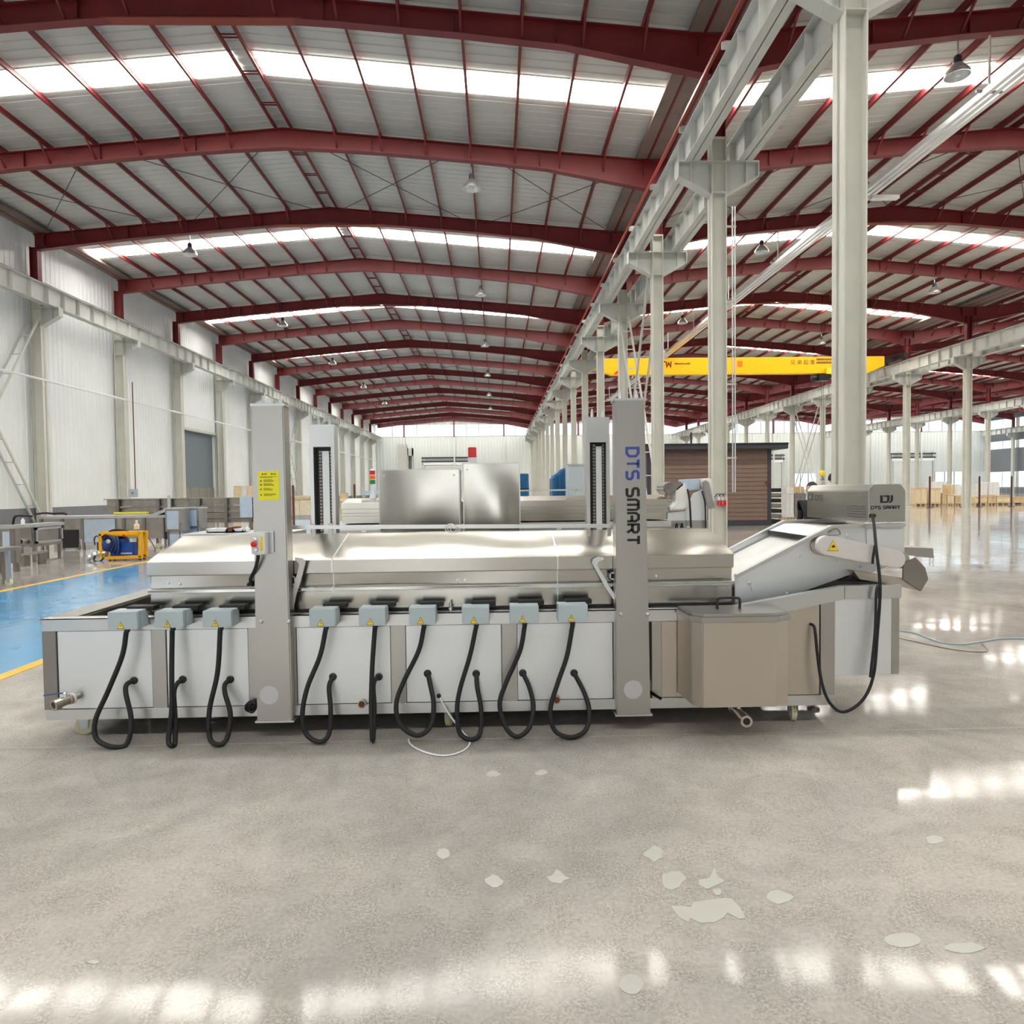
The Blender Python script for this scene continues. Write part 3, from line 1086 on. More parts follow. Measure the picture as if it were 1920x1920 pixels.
# frame
m = MB().box(fx0, YF, ZRL, pX(1345, YF, 1150), YF + .03, ZT).box(fx0, YF, ZT - .012, pX(1345, YF, 1150), YF + .07, ZT)
m.build('top_rail', STEELH, fr, .003)
m = MB().box(fx0, YF + .07, ZT - .012, fx0 + .18, YBK, ZT).box(fx0, YF + .02, ZRL, fx0 + .02, YBK, ZT - .012).box(fx0, YBK - .06, ZRL, fx1, YBK, ZT)
m.build('end_flange', STEEL, fr, .003)
B('bottom_rail', STEELH, fr, fx0 + .01, YF - .004, ZBT, fx1, YF + .03, ZP, bevel=.003)
B('rear_rail', STEELH, fr, fx0 + .01, YBK - .03, ZBT, fx1, YBK, ZP)
B('end_rail', STEELH, fr, fx0 + .01, YF + .03, ZBT, fx0 + .05, YBK - .03, ZP)
for a, b_ in ((80, 107), (285, 312), (466, 484), (546, 556), (733, 761), (941, 970), (1150, 1160), (1222, 1240), (1538, 1565)):
    B('post', DARKST if a < 100 else STEEL, fr, pX(a, YF, 1250) + .002, YF - .002, ZP, pX(b_, YF, 1250), YF + .03, ZRL if a < 1500 else .82, bevel=.002)
pan = ((107, 285), (312, 466), (556, 733), (761, 941), (970, 1150), (1240, 1470), (1470, 1538))
for a, b_ in pan:
    zt = ZRL if a < 1400 else .77
    o = B('side_panel', PANEL if a < 1200 else BROWNST, fr, pX(a, YF, 1250) + .003, YF + .006, ZP + .003, pX(b_, YF, 1250) - .003, YF + .025, zt - .003, bevel=.002)  # warm steel puts a brownish reflection into the colour of the later panels
    if a > 1200:
        o['label'] = 'warm-toned side panel'
B('end_panel', STEEL, fr, fx0 + .003, YF + .03, ZP, fx0 + .015, YBK - .03, ZRL)
B('rear_panel', STEEL, fr, fx0 + .02, YBK - .02, ZP, fx1, YBK - .008, ZRL)
m = MB().box(fx0 + .18, YF + .07, .30, fx1, YF + .08, ZT - .012).box(fx0 + .18, YBK - .07, .30, fx1, YBK - .06, ZT - .012).box(fx0 + .18, YF + .08, .28, fx1, YBK - .07, .30).box(fx0 + .18, YF + .08, .30, fx0 + .19, YBK - .07, ZT - .012)
m.build('inner_tank', DARKST, fr)
# belt chain seen in the open end
m = MB()
for k in range(26):
    m.tube([(fx0 + .62 + k * .03, YF + .12, ZT - .05), (fx0 + .62 + k * .03, YBK - .12, ZT - .05)], .005, 5)
m.box(fx0 + .6, YF + .1, ZT - .06, -2.0, YF + .13, ZT - .02).box(fx0 + .6, YBK - .13, ZT - .06, -2.0, YBK - .1, ZT - .02)
m.build('mesh_belt', DARKST, fr)
m = MB()
for k in range(9):
    a = pX(283 + k * 4, YF + .15, 1140)
    m.lathe((a, YF + .14, ZT + .01), (0, 1, 0), [(0, .014), (.02, .014)], 8)
m.build('drive_chain', DARKST, fr)

# raised discharge end: sloped rail, panels
za, zb_ = pZ(1098, YF, 1580), pZ(1142, YF, 1345)
xa, xb = pX(1345, YF, 1143), pX(1582, YF, 1098)
rl = MB()
rl.prism([(xa, YF - .012, zb_), (xb, YF - .012, za), (xb, YF - .012, za - .085), (xa + .16, YF - .012, zb_ - .075)], (0, .05, 0))
rl.build('sloped_rail', STEELH, fr, .003)
B('discharge_rail', STEELH, fr, xb + .002, YF - .014, za - .082, xe1, YF + .04, za, bevel=.003)
B('discharge_panel', PANEL, fr, pX(1565, YF, 1200), YF - .002, pZ(1266, YF, 1600), pX(1671, YF, 1200), YF + .02, za - .082, bevel=.002)
B('discharge_post', STEEL, fr, pX(1671, YF, 1200) + .002, YF + .002, pZ(1264, YF, 1680), xe1 - .004, YF + .04, za - .082, bevel=.002)
MB().prism([(fx1 - .13, YF + .02, .76), (fx1, YF + .02, .78), (fx1, YF + .02, za - .08), (xa + .2, YF + .02, zb_ - .07)], (0, .006, 0)).build('gusset_panel', BROWNST, fr)
B('discharge_side', STEEL, fr, xe1 - .02, YF + .04, pZ(1264, YF, 1680), xe1 - .008, YBK, za - .01)
B('discharge_rear', STEEL, fr, fx1, YBK - .02, pZ(1264, YF, 1680), xe1 - .008, YBK, za - .01)
m = MB().prism([(xa, YBK - .03, zb_), (xb, YBK - .03, za), (xe1, YBK - .03, za), (xe1, YBK - .03, za - .08), (xb, YBK - .03, za - .08), (xa + .16, YBK - .03, zb_ - .08)], (0, .03, 0))
m.build('rear_sloped_rail', STEELH, fr)
B('discharge_floor', DARKST, fr, fx1 - .02, YF + .04, .5, xe1 - .02, YBK - .02, .51)

# lifting pillars
PILL = {}
for nm, (tl, tr_, bl_, br, ytop, ybot, Yc) in {'a': (470.5, 530.5, 482, 548, 758, 1352, 4.03), 'b': (1153.5, 1208.5, 1157, 1220, 748, 1340, 4.03)}.items():
    zt, zb = pZ(ytop, Yc, tl), pZ(ybot, Yc, bl_)
    a0, a1, b0, b1 = pX(tl, Yc, ytop), pX(tr_, Yc, ytop), pX(bl_, Yc, ybot), pX(br, Yc, ybot)
    D = .115
    m = MB()
    m.add([(b0, Yc, zb), (b1, Yc, zb), (b1, Yc + D, zb), (b0, Yc + D, zb), (a0, Yc, zt), (a1, Yc, zt), (a1, Yc + D, zt), (a0, Yc + D, zt)],
          [(0, 3, 2, 1), (4, 5, 6, 7), (0, 1, 5, 4), (1, 2, 6, 5), (2, 3, 7, 6), (3, 0, 4, 7)])
    o = m.build('pillar', STEEL, fr, .006)
    PILL[nm] = (o, a0, a1, b0, b1, zt, zb, Yc)
    m = MB().box(a0 - .006, Yc - .006, zt - .012, a1 + .012, Yc + D + .02, zt + .004)
    m.build('cap', STEELH, o, .003)
    for k in (.25, .8):
        xx = a0 + (a1 - a0) * k
        MB().lathe((xx, Yc + .07, zt), (0, 0, 1), [(0, .012), (.035, .012), (.036, .007), (.06, .007)], 10).build('cap_bolt', ALU, o)
    B('foot_plate', STEELH, o, b0 - .012, Yc - .004, zb - .012, b1 + .012, Yc + D + .05, zb, bevel=.002)
    for k in (.12, .9):
        p = px((bl_ + (br - bl_) * k), 1165 if nm == 'a' else 1152, Yc)
        MB().lathe((p.x, Yc, p.z), (0, -1, 0), [(0, .013), (.006, .012), (.012, .006)], 12).build('bolt', ALU, o, smooth=40)
    p = px(505 if nm == 'a' else 1187, 1303 if nm == 'a' else 1293, Yc)
    MB().lathe((p.x, Yc + .001, p.z), (0, -1, 0), [(0, .057), (.003, .057)], 36).build('round_label', PALE, o)
    # rear pillars with the open chain slot facing forward
    Yb = 5.30
    x0_, x1_ = (a0 + b0) / 2 - .005, (a1 + b1) / 2 - .012
    ztb = pZ(796 if nm == 'a' else 787, Yb, 610)
    m = MB()
    s0, s1 = x0_ + .028, x1_ - .028
    zs = ztb - (.175 if nm == 'a' else .2)
    m.box(x0_, Yb, .126, s0, Yb + .12, ztb).box(s1, Yb, .126, x1_, Yb + .12, ztb).box(s0, Yb, zs, s1, Yb + .12, ztb).box(s0, Yb + .1, .126, s1, Yb + .12, zs)
    o2 = m.build('rear_pillar', STEELH, fr)
    B('slot_back', BLACKP, o2, s0, Yb + .085, .8, s1, Yb + .1, zs)
    B('slide_plate', PANEL, o2, s0 + .055, Yb + .05, .8, s1 - .028, Yb + .06, zs - .03)
    m = MB()
    z = .85
    while z < zs - .02:
        m.box(s0 + .03, Yb + .05, z, s0 + .05, Yb + .065, z + .018)
        m.box(s1 - .022, Yb + .05, z, s1 - .01, Yb + .065, z + .018)
        z += .026
    q = m.build('roller_chain', DARKST, o2)
    q['kind'] = 'stuff'
    for k in (.3, .75):
        MB().lathe((x0_ + (x1_ - x0_) * k, Yb + .06, ztb), (0, 0, 1), [(0, .012), (.04, .012), (.041, .007), (.07, .007)], 10).build('cap_bolt', ALU, o2)
# lettering down the second pillar
o, a0, a1, b0, b1, zt, zb, Yc = PILL['b']
pt = px(1196.5, 840, Yc)
pb = px(1197.5, 1020, Yc)
Lz = pt.z - pb.z
hh = (1196.5 - 1175) / F * Yc
mw = MB()
k0 = 8.9
test = MB()
ln = word(test, 'DTS SMART', lambda u, v: (u, 0, v), (0, .01, 0), .2, .34)
sc = Lz / ln
dn = (pb - pt) / Lz
xl = px(1175, 840, Yc).x
fr_ = lambda u, v: (xl + v * hh + dn.x * u * sc, Yc - .0005, pt.z - u * sc)
l1 = word(mw, 'DTS', fr_, (0, -.002, 0), .25, .34)
mw.build('lettering', BLUEL, o)
mw = MB()
off = l1 + .34 + .25 + .34
word(mw, 'SMART', lambda u, v: fr_(u + off, v), (0, -.002, 0), .25, .34)
mw.build('lettering', BLKL, o)
# yellow safety sheet on the first pillar
o, a0, a1, b0, b1, zt, zb, Yc = PILL['a']
p0, p1 = px(485, 938, Yc), px(523, 883, Yc)
st = B('safety_sticker', YELP, o, p0.x, Yc - .0022, p0.z, p1.x, Yc + .004, p1.z)
m = MB()
W, H = p1.x - p0.x, p1.z - p0.z


def line(x, y, w, h):
    m.box(p0.x + x * W, Yc - .003, p0.z + y * H, p0.x + (x + w) * W, Yc - .001, p0.z + (y + h) * H)


def tri(x, y, s):
    m.prism([(p0.x + x * W, Yc - .003, p0.z + y * H), (p0.x + (x + s) * W, Yc - .003, p0.z + y * H), (p0.x + (x + s / 2) * W, Yc - .003, p0.z + (y + s * .6) * H)], (0, .002, 0))


for x in (.16, .6):
    tri(x, .87, .12)
    line(x + .13, .88, .13, .035)
for y, w in ((.8, .8), (.77, .6)):
    line(.1, y, w, .014)
for y in (.66, .53, .37, .18):
    tri(.08, y - .02, .11)
    for k in range(3):
        line(.26, y + .03 - k * .03, rnd.uniform(.3, .6), .014)
m.build('sticker_print', INK, st)
# control station with the red emergency button
Ye = Yc - .075
q0, q1 = px(471, 1040, Ye), px(496, 999, Ye)
cs = B('button_station', WHT, fr, q0.x, Ye, q0.z, q1.x, Yc - .01, q1.z, bevel=.004)
WL[cs.name] = (q0 + q1) / 2 + Vector((0, (Yc - .01 - Ye) / 2, 0))
B('station_back', ZINC, cs, q0.x + .012, Yc - .012, q0.z + .006, q1.x + .03, Yc + .002, q1.z + .006)
for (x, y, r, mm, hh2) in ((479, 1010, .013, ALU, .014), (478, 1020, .018, REDP, .028), (480, 1031, .012, ALU, .014)):
    p = px(x, y, Ye)
    MB().lathe((p.x, Ye, p.z), (0, -1, 0), [(0, r * .6), (hh2 * .5, r * .6), (hh2 * .55, r), (hh2 * .9, r * .95), (hh2, r * .6)], 20).build('push_button', mm, cs, smooth=40)
p, q = px(488, 1033, Ye), px(492.5, 1006, Ye)
B('button_label', YEL, cs, p.x, Ye - .001, p.z, q.x, Ye + .004, q.z)
cp = [(484, 1041, Ye + .03), (483, 1050, Ye + .03), (478, 1068, Ye + .05), (470, 1084, Ye + .08), (471, 1092, Ye + .1), (476, 1088, Ye + .13), (474, 1080, Ye + .16)]
MB().tube(smoothpath([px(*c) for c in cp], 5), .0105, 8).build('cable', BLACK, fr, smooth=60)
cp = [(466, 1096, 4.14), (472, 1092, 4.1), (474, 1097, 4.12)]
MB().tube(smoothpath([px(*c) for c in cp], 4), .012, 8).build('cable_clamp', BLACK, fr, smooth=60)

# hood
hx0, hx1 = pX(276, 4.15, 1060), pX(1375, 4.15, 1048)
yr, zr = 4.64, 1.214
skp = [(4.19, .768), (4.186, .83), (4.185, .884), (4.15, .89), (4.15, .906), (4.19, .912), (4.188, .95), (4.185, .99), (4.152, 1.0), (4.15, 1.08)]
top = []
nt_ = 10
y_, z_ = 4.15, 1.08
for k in range(nt_ + 1):
    top.append((y_, z_))
    t_ = (k + .5) / nt_
    al = math.radians(18.4 - 4.4 * min(1, t_ / .4) + (.0 if t_ < .8 else (t_ - .8) * 6))
    y_ += (yr - 4.15) / nt_
    z_ += math.tan(al) * (yr - 4.15) / nt_
zr = top[-1][1]
prof = skp + top[1:]


def hood_sheet(pr, nx, wave):
    vs, fs = [], []
    n_ = len(pr)
    for i in range(nx + 1):
        x = hx0 + (hx1 - hx0) * i / nx
        for j, (y, z) in enumerate(pr):
            dy, dz = wave(x, j / (n_ - 1))
            vs.append((x, y + dy, z + dz))
    for i in range(nx):
        for j in range(n_ - 1):
            fs.append((i * n_ + j, (i + 1) * n_ + j, (i + 1) * n_ + j + 1, i * n_ + j + 1))
    return vs, fs


def topwave(x, t):
    env = math.sin(math.pi * t)
    return 0, env * (.0022 * math.sin(2.1 * x + 5 * t + .6) + .0016 * math.sin(5.3 * x - 4 * t) + .0012 * math.sin(9 * x + 7 * t) * (1 if x > -.95 else .3))


def skwave(x, t):
    return .0016 * math.sin(2.7 * x + 9 * t) + .001 * math.sin(6.1 * x - 14 * t), 0


m = MB()
m.add(*hood_sheet(top, 72, topwave))
back = [(2 * yr + .12 - y, z) for y, z in reversed(top)]
m.add(*hood_sheet([(yr, zr), (yr + .12, zr)], 72, lambda x, t: (0, 0)))
m.add(*hood_sheet(back, 12, lambda x, t: (0, 0)))
hood = m.build('hood', HOODM, fr, smooth=14)

WL[hood.name] = Vector(((hx0 + hx1) / 2, (4.15 + 2 * yr + .12 - 4.15) / 2, 1.0))
WL[hood.name] = WL[fr.name] + hood.location
m = MB()
m.add(*hood_sheet(skp, 48, skwave))
m.add(*hood_sheet([(2 * yr + .12 - y, z) for y, z in skp], 4, lambda x, t: (0, 0)))
m.build('hood_skirt', SKIRT, hood, smooth=20)
for xx in (hx0, hx1):
    pe = prof + [(2 * yr + .12 - y, z) for y, z in reversed(prof)]
    MB().prism([(xx - .002, y, z) for y, z in pe], (.004, 0, 0)).build('hood_end', SKIRT, hood)
for zz, yy in ((.888, 4.151), (.908, 4.151), (.995, 4.154)):
    MB().tube([(hx0, yy, zz), (hx1, yy, zz)], .0032 if zz < .95 else .002, 6).build('folded_lip', ALU if zz < .95 else DARKST, hood, smooth=60)  # bright metal puts the edge glint of the lower lips into their colour
for sx in (622, 1046):
    x = pX(sx, 4.15, 1060)
    m = MB()
    for k in range(len(prof) - 1):
        (ya, z0), (yb2, z1) = prof[k], prof[k + 1]
        m.prism([(x - .004, ya - .0015, z0), (x + .004, ya - .0015, z0), (x + .004, yb2 - .0015, z1 + .001), (x - .004, yb2 - .0015, z1 + .001)], (0, .006, -.002))
    m.build('weld_seam', ALU, hood)
for xx, yy in ((858, 1088), (872, 1088), (316, 1094), (338, 1095), (1230, 1080)):
    p = px(xx, yy, 4.19)
    MB().lathe((p.x, 4.188, p.z), (0, -1, 0), [(0, .008), (.005, .007), (.007, .003)], 8).build('screw', ALU, hood)
m = MB().box(hx0 + .02, YF + .075, ZT - .01, hx1, 4.185, .766)
m.build('hood_seal', BLACK, hood)

# hooks that carry the hood, square tubes behind the pillars
for pts_, mm in (([(566, 1047), (573, 1053), (571, 1062), (562, 1096), (556, 1112), (550, 1140), (546, 1140), (547, 1115), (551, 1097), (560, 1064), (561, 1057), (556, 1052), (552, 1050), (553, 1045)], STEEL),
                 ([(1110, 1056), (1112, 1049), (1121, 1044), (1131, 1045), (1133, 1049), (1123, 1053), (1119, 1059), (1137, 1088), (1140, 1096), (1150, 1110), (1155, 1124), (1150, 1124), (1134, 1100), (1128, 1088)], ALU)):
    MB().prism([px(x, y, 4.10) for x, y in pts_], (0, .012, 0)).build('lifting_hook', mm, fr, .002)
for x0_, x1_, y0_, y1_ in ((536, 554, 1080, 1097), (1143, 1160, 1073, 1087)):
    a, b_ = px(x0_, y1_, 4.12), px(x1_, y0_, 4.12)
    m = MB()
    t_ = .008
    m.box(a.x, 4.12, a.z, b_.x, 4.17, a.z + t_).box(a.x, 4.12, b_.z - t_, b_.x, 4.17, b_.z).box(a.x, 4.12, a.z, a.x + t_, 4.17, b_.z).box(b_.x - t_, 4.12, a.z, b_.x, 4.17, b_.z)
    m.build('square_tube', STEELH, fr)
    B('tube_core', BLACKP, fr, a.x + .01, 4.16, a.z + .01, b_.x - .01, 4.175, b_.z - .01)
# cross bar with a coil of wire
p, q = px(538, 988.5, 4.2), px(1158, 986, 4.2)
MB().bar(p, q, .03, .024).build('cross_bar', STEELH, fr, .003)
for dx in (586, 618, 1104, 1143):
    p = px(dx, 988, 4.2)
    m = MB().box(p.x - .012, 4.215, p.z - .06, p.x + .012, 4.235, p.z + .02)
    m.build('bar_clip', STEEL, fr)
for k in range(3):
    c = px(845 + k * 4, 991 + k, 4.17)
    pts_ = [c + Vector((math.cos(t) * (.036 - .004 * k), .008 * math.sin(2 * t) - .02 * math.sin(t), math.sin(t) * (.03 - .003 * k))) for t in [i * 2 * math.pi / 20 for i in range(20)]]
    MB().tube(pts_, .0022, 5, closed=True).build('wire_coil', ALU, fr)

# junction boxes with cables
BOX = [(202, 257, 1147, 1181), (290, 343, 1146, 1178), (380, 433, 1145, 1177), (580, 628, 1142, 1176), (673, 722, 1140, 1174),
       (767, 816, 1139, 1172), (866, 917, 1138, 1171), (956, 1010, 1136, 1169), (1047, 1102, 1134, 1167)]
CAB = [[(237, 1184), (229, 1230), (203, 1295), (179, 1350), (181, 1385), (210, 1409), (238, 1394), (246, 1350), (236, 1300), (238, 1283), (253, 1275)],
       [(323, 1182), (322, 1250), (322, 1330), (316, 1385), (321, 1409), (328, 1393), (328, 1340), (326, 1300), (332, 1282), (344, 1273)],
       [(413, 1180), (408, 1260), (393, 1330), (393, 1382), (409, 1407), (425, 1385), (432, 1340), (422, 1300), (422, 1283), (433, 1273)],
       [(611, 1179), (600, 1230), (576, 1290), (567, 1340), (575, 1377), (600, 1391), (617, 1375), (620, 1330), (617, 1288), (625, 1268)],
       [(703, 1177), (698, 1250), (696, 1330), (699, 1398), (702, 1330), (700, 1290), (703, 1275), (711, 1268)],
       [(795, 1175), (785, 1220), (756, 1280), (743, 1320), (750, 1358), (782, 1379), (808, 1360), (813, 1320), (807, 1285), (802, 1262)],
       [(893, 1174), (881, 1230), (863, 1290), (857, 1330), (862, 1373), (882, 1397), (900, 1375), (902, 1330), (895, 1290), (893, 1262)],
       [(984, 1172), (975, 1220), (949, 1280), (937, 1320), (948, 1363), (970, 1381), (993, 1363), (1000, 1325), (993, 1290), (980, 1261)],
       [(1074, 1170), (1063, 1230), (1046, 1280), (1032, 1330), (1040, 1369), (1070, 1383), (1098, 1369), (1105, 1335), (1096, 1300), (1076, 1261)]]
YJ = 3.965
for i, (x0_, x1_, y0_, y1_) in enumerate(BOX):
    a, b_ = px(x0_, y1_, YJ), px(x1_, y0_, YJ)
    jb = MB().box(a.x, YJ, a.z, b_.x, YF - .005, b_.z).build('junction_box', JBOX, fr, .003)
    cx = (a.x + b_.x) / 2
    MB().box(a.x - .001, YJ + .03, a.z - .001, b_.x + .001, YJ + .033, b_.z + .001).build('lid_joint', DADO, jb)
    s = .036
    tx = a.x + (b_.x - a.x) * .44
    tz = a.z + .008
    MB().prism([(tx - s / 2 - .003, YJ - .001, tz - .002), (tx + s / 2 + .003, YJ - .001, tz - .002), (tx, YJ - .001, tz + s + .003)], (0, .003, 0)).build('sticker_border', BLKL, jb)
    MB().prism([(tx - s / 2, YJ - .002, tz), (tx + s / 2, YJ - .002, tz), (tx, YJ - .002, tz + s * .95)], (0, .003, 0)).build('warning_sticker', YEL, jb)
    z0 = tz + .006
    m = MB().prism([(tx + .002, YJ - .003, z0 + .019), (tx - .004, YJ - .003, z0 + .008), (tx + .001, YJ - .003, z0 + .009), (tx - .002, YJ - .003, z0), (tx + .005, YJ - .003, z0 + .011), (tx, YJ - .003, z0 + .010)], (0, .002, 0))
    m.build('sticker_print', BLKL, jb)
    gx = px(CAB[i][0][0], CAB[i][0][1], YJ + .05).x
    MB().lathe((gx, YJ + .06, a.z + .002), (0, 0, -1), [(0, .017), (.02, .017), (.022, .014), (.03, .014)], 12).build('cable_gland', BLACKP, jb, smooth=40)
    MB().box(a.x + .055, YF - .03, b_.z - .012, b_.x + .04, YF + .045, b_.z + .014).build('mounting_pad', BLACK, jb)
    pts_ = CAB[i]
    n = len(pts_)
    low = max(range(n), key=lambda k: pts_[k][1])
    P = []
    for k, (x, y) in enumerate(pts_):
        if k <= low:
            Yk = YJ + .06 + (3.93 - YJ - .06) * (k / low)
        else:
            Yk = 3.93 + (YF + .015 - 3.93) * ((k - low) / (n - 1 - low))
        p = px(x, y, Yk)
        if p.z < .018:
            p.z = .018
        P.append(p)
    P[-1].y = YF + .012
    MB().tube(smoothpath(P, 7), .0145, 10).build('cable', BLACK, fr, smooth=60)
    e = P[-1]
    MB().lathe((e.x, YF + .007, e.z), (0, -1, 0), [(0, .024), (.006, .024), (.01, .018)], 14).build('cable_grommet', BLACKP, fr)
p = px(845, 1152, 4.13)
MB().lathe((p.x, 4.13, p.z), (0, 0, 1), [(0, .011), (.03, .011), (.032, .016), (.045, .016), (.05, .008), (.075, .008)], 12).build('lid_peg', ALU, fr, smooth=40)
# white cable lying on the floor
cp = [(823, 1304, YF + .01), (838, 1333, 4.06), (862, 1366, 4.02)]
P = [px(*c) for c in cp]
for x, y in ((880, 1388), (874, 1404), (848, 1415), (820, 1416), (790, 1408), (770, 1396), (766, 1386)):
    d = px(x, y, 1.0) - Vector((0, 0, CAMH))
    t_ = (.006 - CAMH) / d.z
    P.append(Vector((d.x * t_, d.y * t_, .006)))
MB().tube(smoothpath(P, 6), .0055, 8).build('white_cable', WHT, fr, smooth=60)
e = P[0]
MB().lathe((e.x, YF + .008, e.z), (0, -1, 0), [(0, .014), (.01, .014)], 12).build('cable_grommet', BLACKP, fr)
for x, y in ((470, 1321), (1229, 1304)):
    c = px(x, y, 4.07)
    m = MB()
    for k in range(3):
        m.tube([c + Vector((math.cos(t) * .03 * (1 - .2 * k) + .01 * k, -.012 * k, math.sin(t) * .028 - .01 + .3 * math.cos(t) * .03)) for t in [j * 2 * math.pi / 14 for j in range(14)]] if x < 500 else
               [c + Vector((-.03, .05, .012)), c + Vector((0, 0, 0)), c + Vector((.028, -.03, -.012))], .009, 6, closed=x < 500)
    m.build('cable_stub', BLACK, fr, smooth=60)


# drain valves and stubs
def ball_valve(pts2, Ya, Yb2, r, lever):
    a = px(*pts2[0], Ya)
    b_ = px(*pts2[1], Yb2)
    ax = (b_ - a)
    L_ = ax.length
    v = MB().lathe(a, ax, [(0, r * .55), (L_ * .3, r * .55), (L_ * .3, r * .95), (L_ * .42, r * .95), (L_ * .44, r * .8), (L_ * .75, r * .85), (L_ * .77, r * 1.02), (L_, r * 1.02), (L_, r * .62), (L_ * .8, r * .6)], 18).build('drain_valve', BRASS, fr, smooth=35)
    MB().lathe(a + ax * .98, ax, [(0, r * .6), (L_ * .003, r * .6)], 16).build('bore', BLACKP, v)
    MB().lathe(a + ax * .25, ax, [(0, r * .98), (L_ * .06, r * 1.0), (L_ * .08, r * .98)], 18).build('seal_tape', WHT, v)
    c = a + ax * .55
    MB().lathe(c, (0, 0, 1), [(0, r * .35), (r * 1.3, r * .3), (r * 1.5, r * .45), (r * 1.7, r * .3)], 10).build('stem', ALU, v)
    m_ = MB().bar(c + Vector((0, 0, r * 1.5)), c + Vector(lever), .016, .006)
    m_.build('lever', BLUEH, v, .002)
    return v


ball_valve(((150, 1304), (100, 1323)), YF + .0, YF - .14, .033, (-.11, -.03, .045))
ball_valve(((1368, 1318), (1400, 1353)), 4.2, 3.83, .034, (.06, -.05, .05))
for x, y in ((680, 1318), (1043, 1310)):
    p = px(x, y, YF)
    v = MB().lathe((p.x, YF + .02, p.z), (0, -1, 0), [(0, .026), (.05, .026), (.05, .02), (.02, .019)], 18).build('drain_stub', BRASS, fr, smooth=35)
    MB().lathe((p.x, YF - .022, p.z), (0, -1, 0), [(0, .02), (.002, .02)], 16).build('bore', RUST, v)


# casters and a levelling foot
def caster(x, y, yaw):
    r = .056
    R_ = Matrix.Rotation(yaw, 3, 'Z')
    T = lambda v: R_ @ Vector(v) + Vector((x, y, 0))
    w = MB().lathe(T((0, -.018, r)), R_ @ Vector((0, 1, 0)), [(0, r * .8), (.004, r), (.015, r), (.018, r * .93), (.021, r), (.032, r), (.036, r * .8)], 24).build('caster', NYL, fr, smooth=35)
    MB().lathe(T((0, -.026, r)), R_ @ Vector((0, 1, 0)), [(0, .012), (.052, .012)], 12).build('axle', ALU, w)
    m_ = MB()
    for s in (-.024, .024):
        m_.prism([T((-.02, s, r - .015)), T((.02, s, r - .015)), T((.03, s, .128)), T((-.03, s, .128))], R_ @ Vector((0, .004 if s > 0 else -.004, 0)))
    m_.build('fork', ZINC, w)
    MB().prism([T((-.05, -.045, .122)), T((.05, -.045, .122)), T((.05, .045, .122)), T((-.05, .045, .122))], (0, 0, .006)).build('mount', ZINC, w)


def onfloor(x, y, z=0.0):
    d = px(x, y, 1.0) - Vector((0, 0, CAMH))
    t_ = (z - CAMH) / d.z
    return Vector((d.x * t_, d.y * t_, z))


for x, y, yaw in ((157, 1378, .25), (843, 1362, 1.3), (1489, 1352, 1.35)):
    p = onfloor(x, y)
    caster(p.x, p.y + .02, yaw)
for x, yaw in ((-2.5, .4), (-.2, 1.2), (1.8, 1.0)):
    caster(x, 5.15, yaw)
for x in (1525, 400):
    p = px(x, 1345, 4.4)
    MB().lathe((p.x, 4.4, 0), (0, 0, 1), [(0, .04), (.012, .04), (.016, .012), (.13, .012)], 14).build('levelling_foot', DARKST, fr, smooth=35)

# catch tank with handled lid
Yn = 3.80
ca, cb, cc, cd = pX(1270, YF, 1250), pX(1318, Yn, 1250), pX(1455, Yn, 1250), pX(1472, 3.9, 1250)
zt, zb = pZ(1166, Yn, 1400), pZ(1326, Yn, 1400)
plan = [(ca, YF - .005), (ca + .02, Yn + .06), (cb, Yn), (cc, Yn), (cd, Yn + .06), (cd, YF - .005)]
ct = MB().prism([(x, y, zb) for x, y in plan], (0, 0, zt - zb)).build('catch_tank', BROWNST, fr, .004)
m = MB().prism([(x + (.012 if i > 2 else -.012), y - .012, zt + .001) for i, (x, y) in enumerate(plan)], (0, 0, .03))
m.prism([(x, y, zt + .03) for x, y in plan], (0, 0, .018))
m.build('tank_lid', STEEL, ct, .004)
h0, h1 = px(1345, 1150, 3.97), px(1387, 1150, 3.97)
ztop = zt + .048
MB().tube(smoothpath([(h0.x, 3.97, ztop), (h0.x, 3.97, ztop + .05), (h0.x + .02, 3.97, ztop + .064), (h1.x - .02, 3.97, ztop + .064), (h1.x, 3.97, ztop + .05), (h1.x, 3.97, ztop)], 4), .008, 8).build('lid_handle', BLACKP, ct, smooth=60)

# inclined discharge conveyor
cv = thing_part = bpy.data.objects.new('discharge_conveyor', None)
COL.objects.link(cv)
cv.parent = fr
cv.location = Vector((2.0, 4.6, .9)) - WL[fr.name]
WL[cv.name] = Vector((2.0, 4.6, .9))
Yn1, Yn2 = 4.28, 4.98
sp = [(1378, 1080), (1556, 988), (1694, 984), (1690, 1052), (1640, 1072), (1590, 1079), (1444, 1131), (1378, 1131)]
MB().prism([px(x, y, Yn1) for x, y in sp], (0, .006, 0)).build('side_plate', PANEL, cv)
P3 = [px(x, y, Yn1) for x, y in sp]
MB().prism([(p.x, Yn2, p.z) for p in P3], (0, .006, 0)).build('side_plate', PANEL, cv)
for yy, w in ((Yn1 - .03, .05), (Yn2 - .02, .05)):
    m = MB()
    a, b_, c = P3[0], P3[1], P3[2]
    for s, e in ((a, b_), (b_, c)):
        m.prism([(s.x, yy, s.z - .012), (e.x, yy, e.z - .012), (e.x, yy, e.z + .012), (s.x, yy, s.z + .012)], (0, w, 0))
    m.build('side_rail', STEELH, cv, .003)
a, b_, c = P3[0], P3[1], P3[2]
MB().prism([(a.x - .05, Yn1 + .02, a.z - .06), (b_.x - .02, Yn1 + .02, b_.z - .06), (b_.x - .02, Yn1 + .02, b_.z - .075), (a.x - .05, Yn1 + .02, a.z - .075)], (0, Yn2 - Yn1 - .04, 0)).build('conveyor_belt', WRAP, cv)
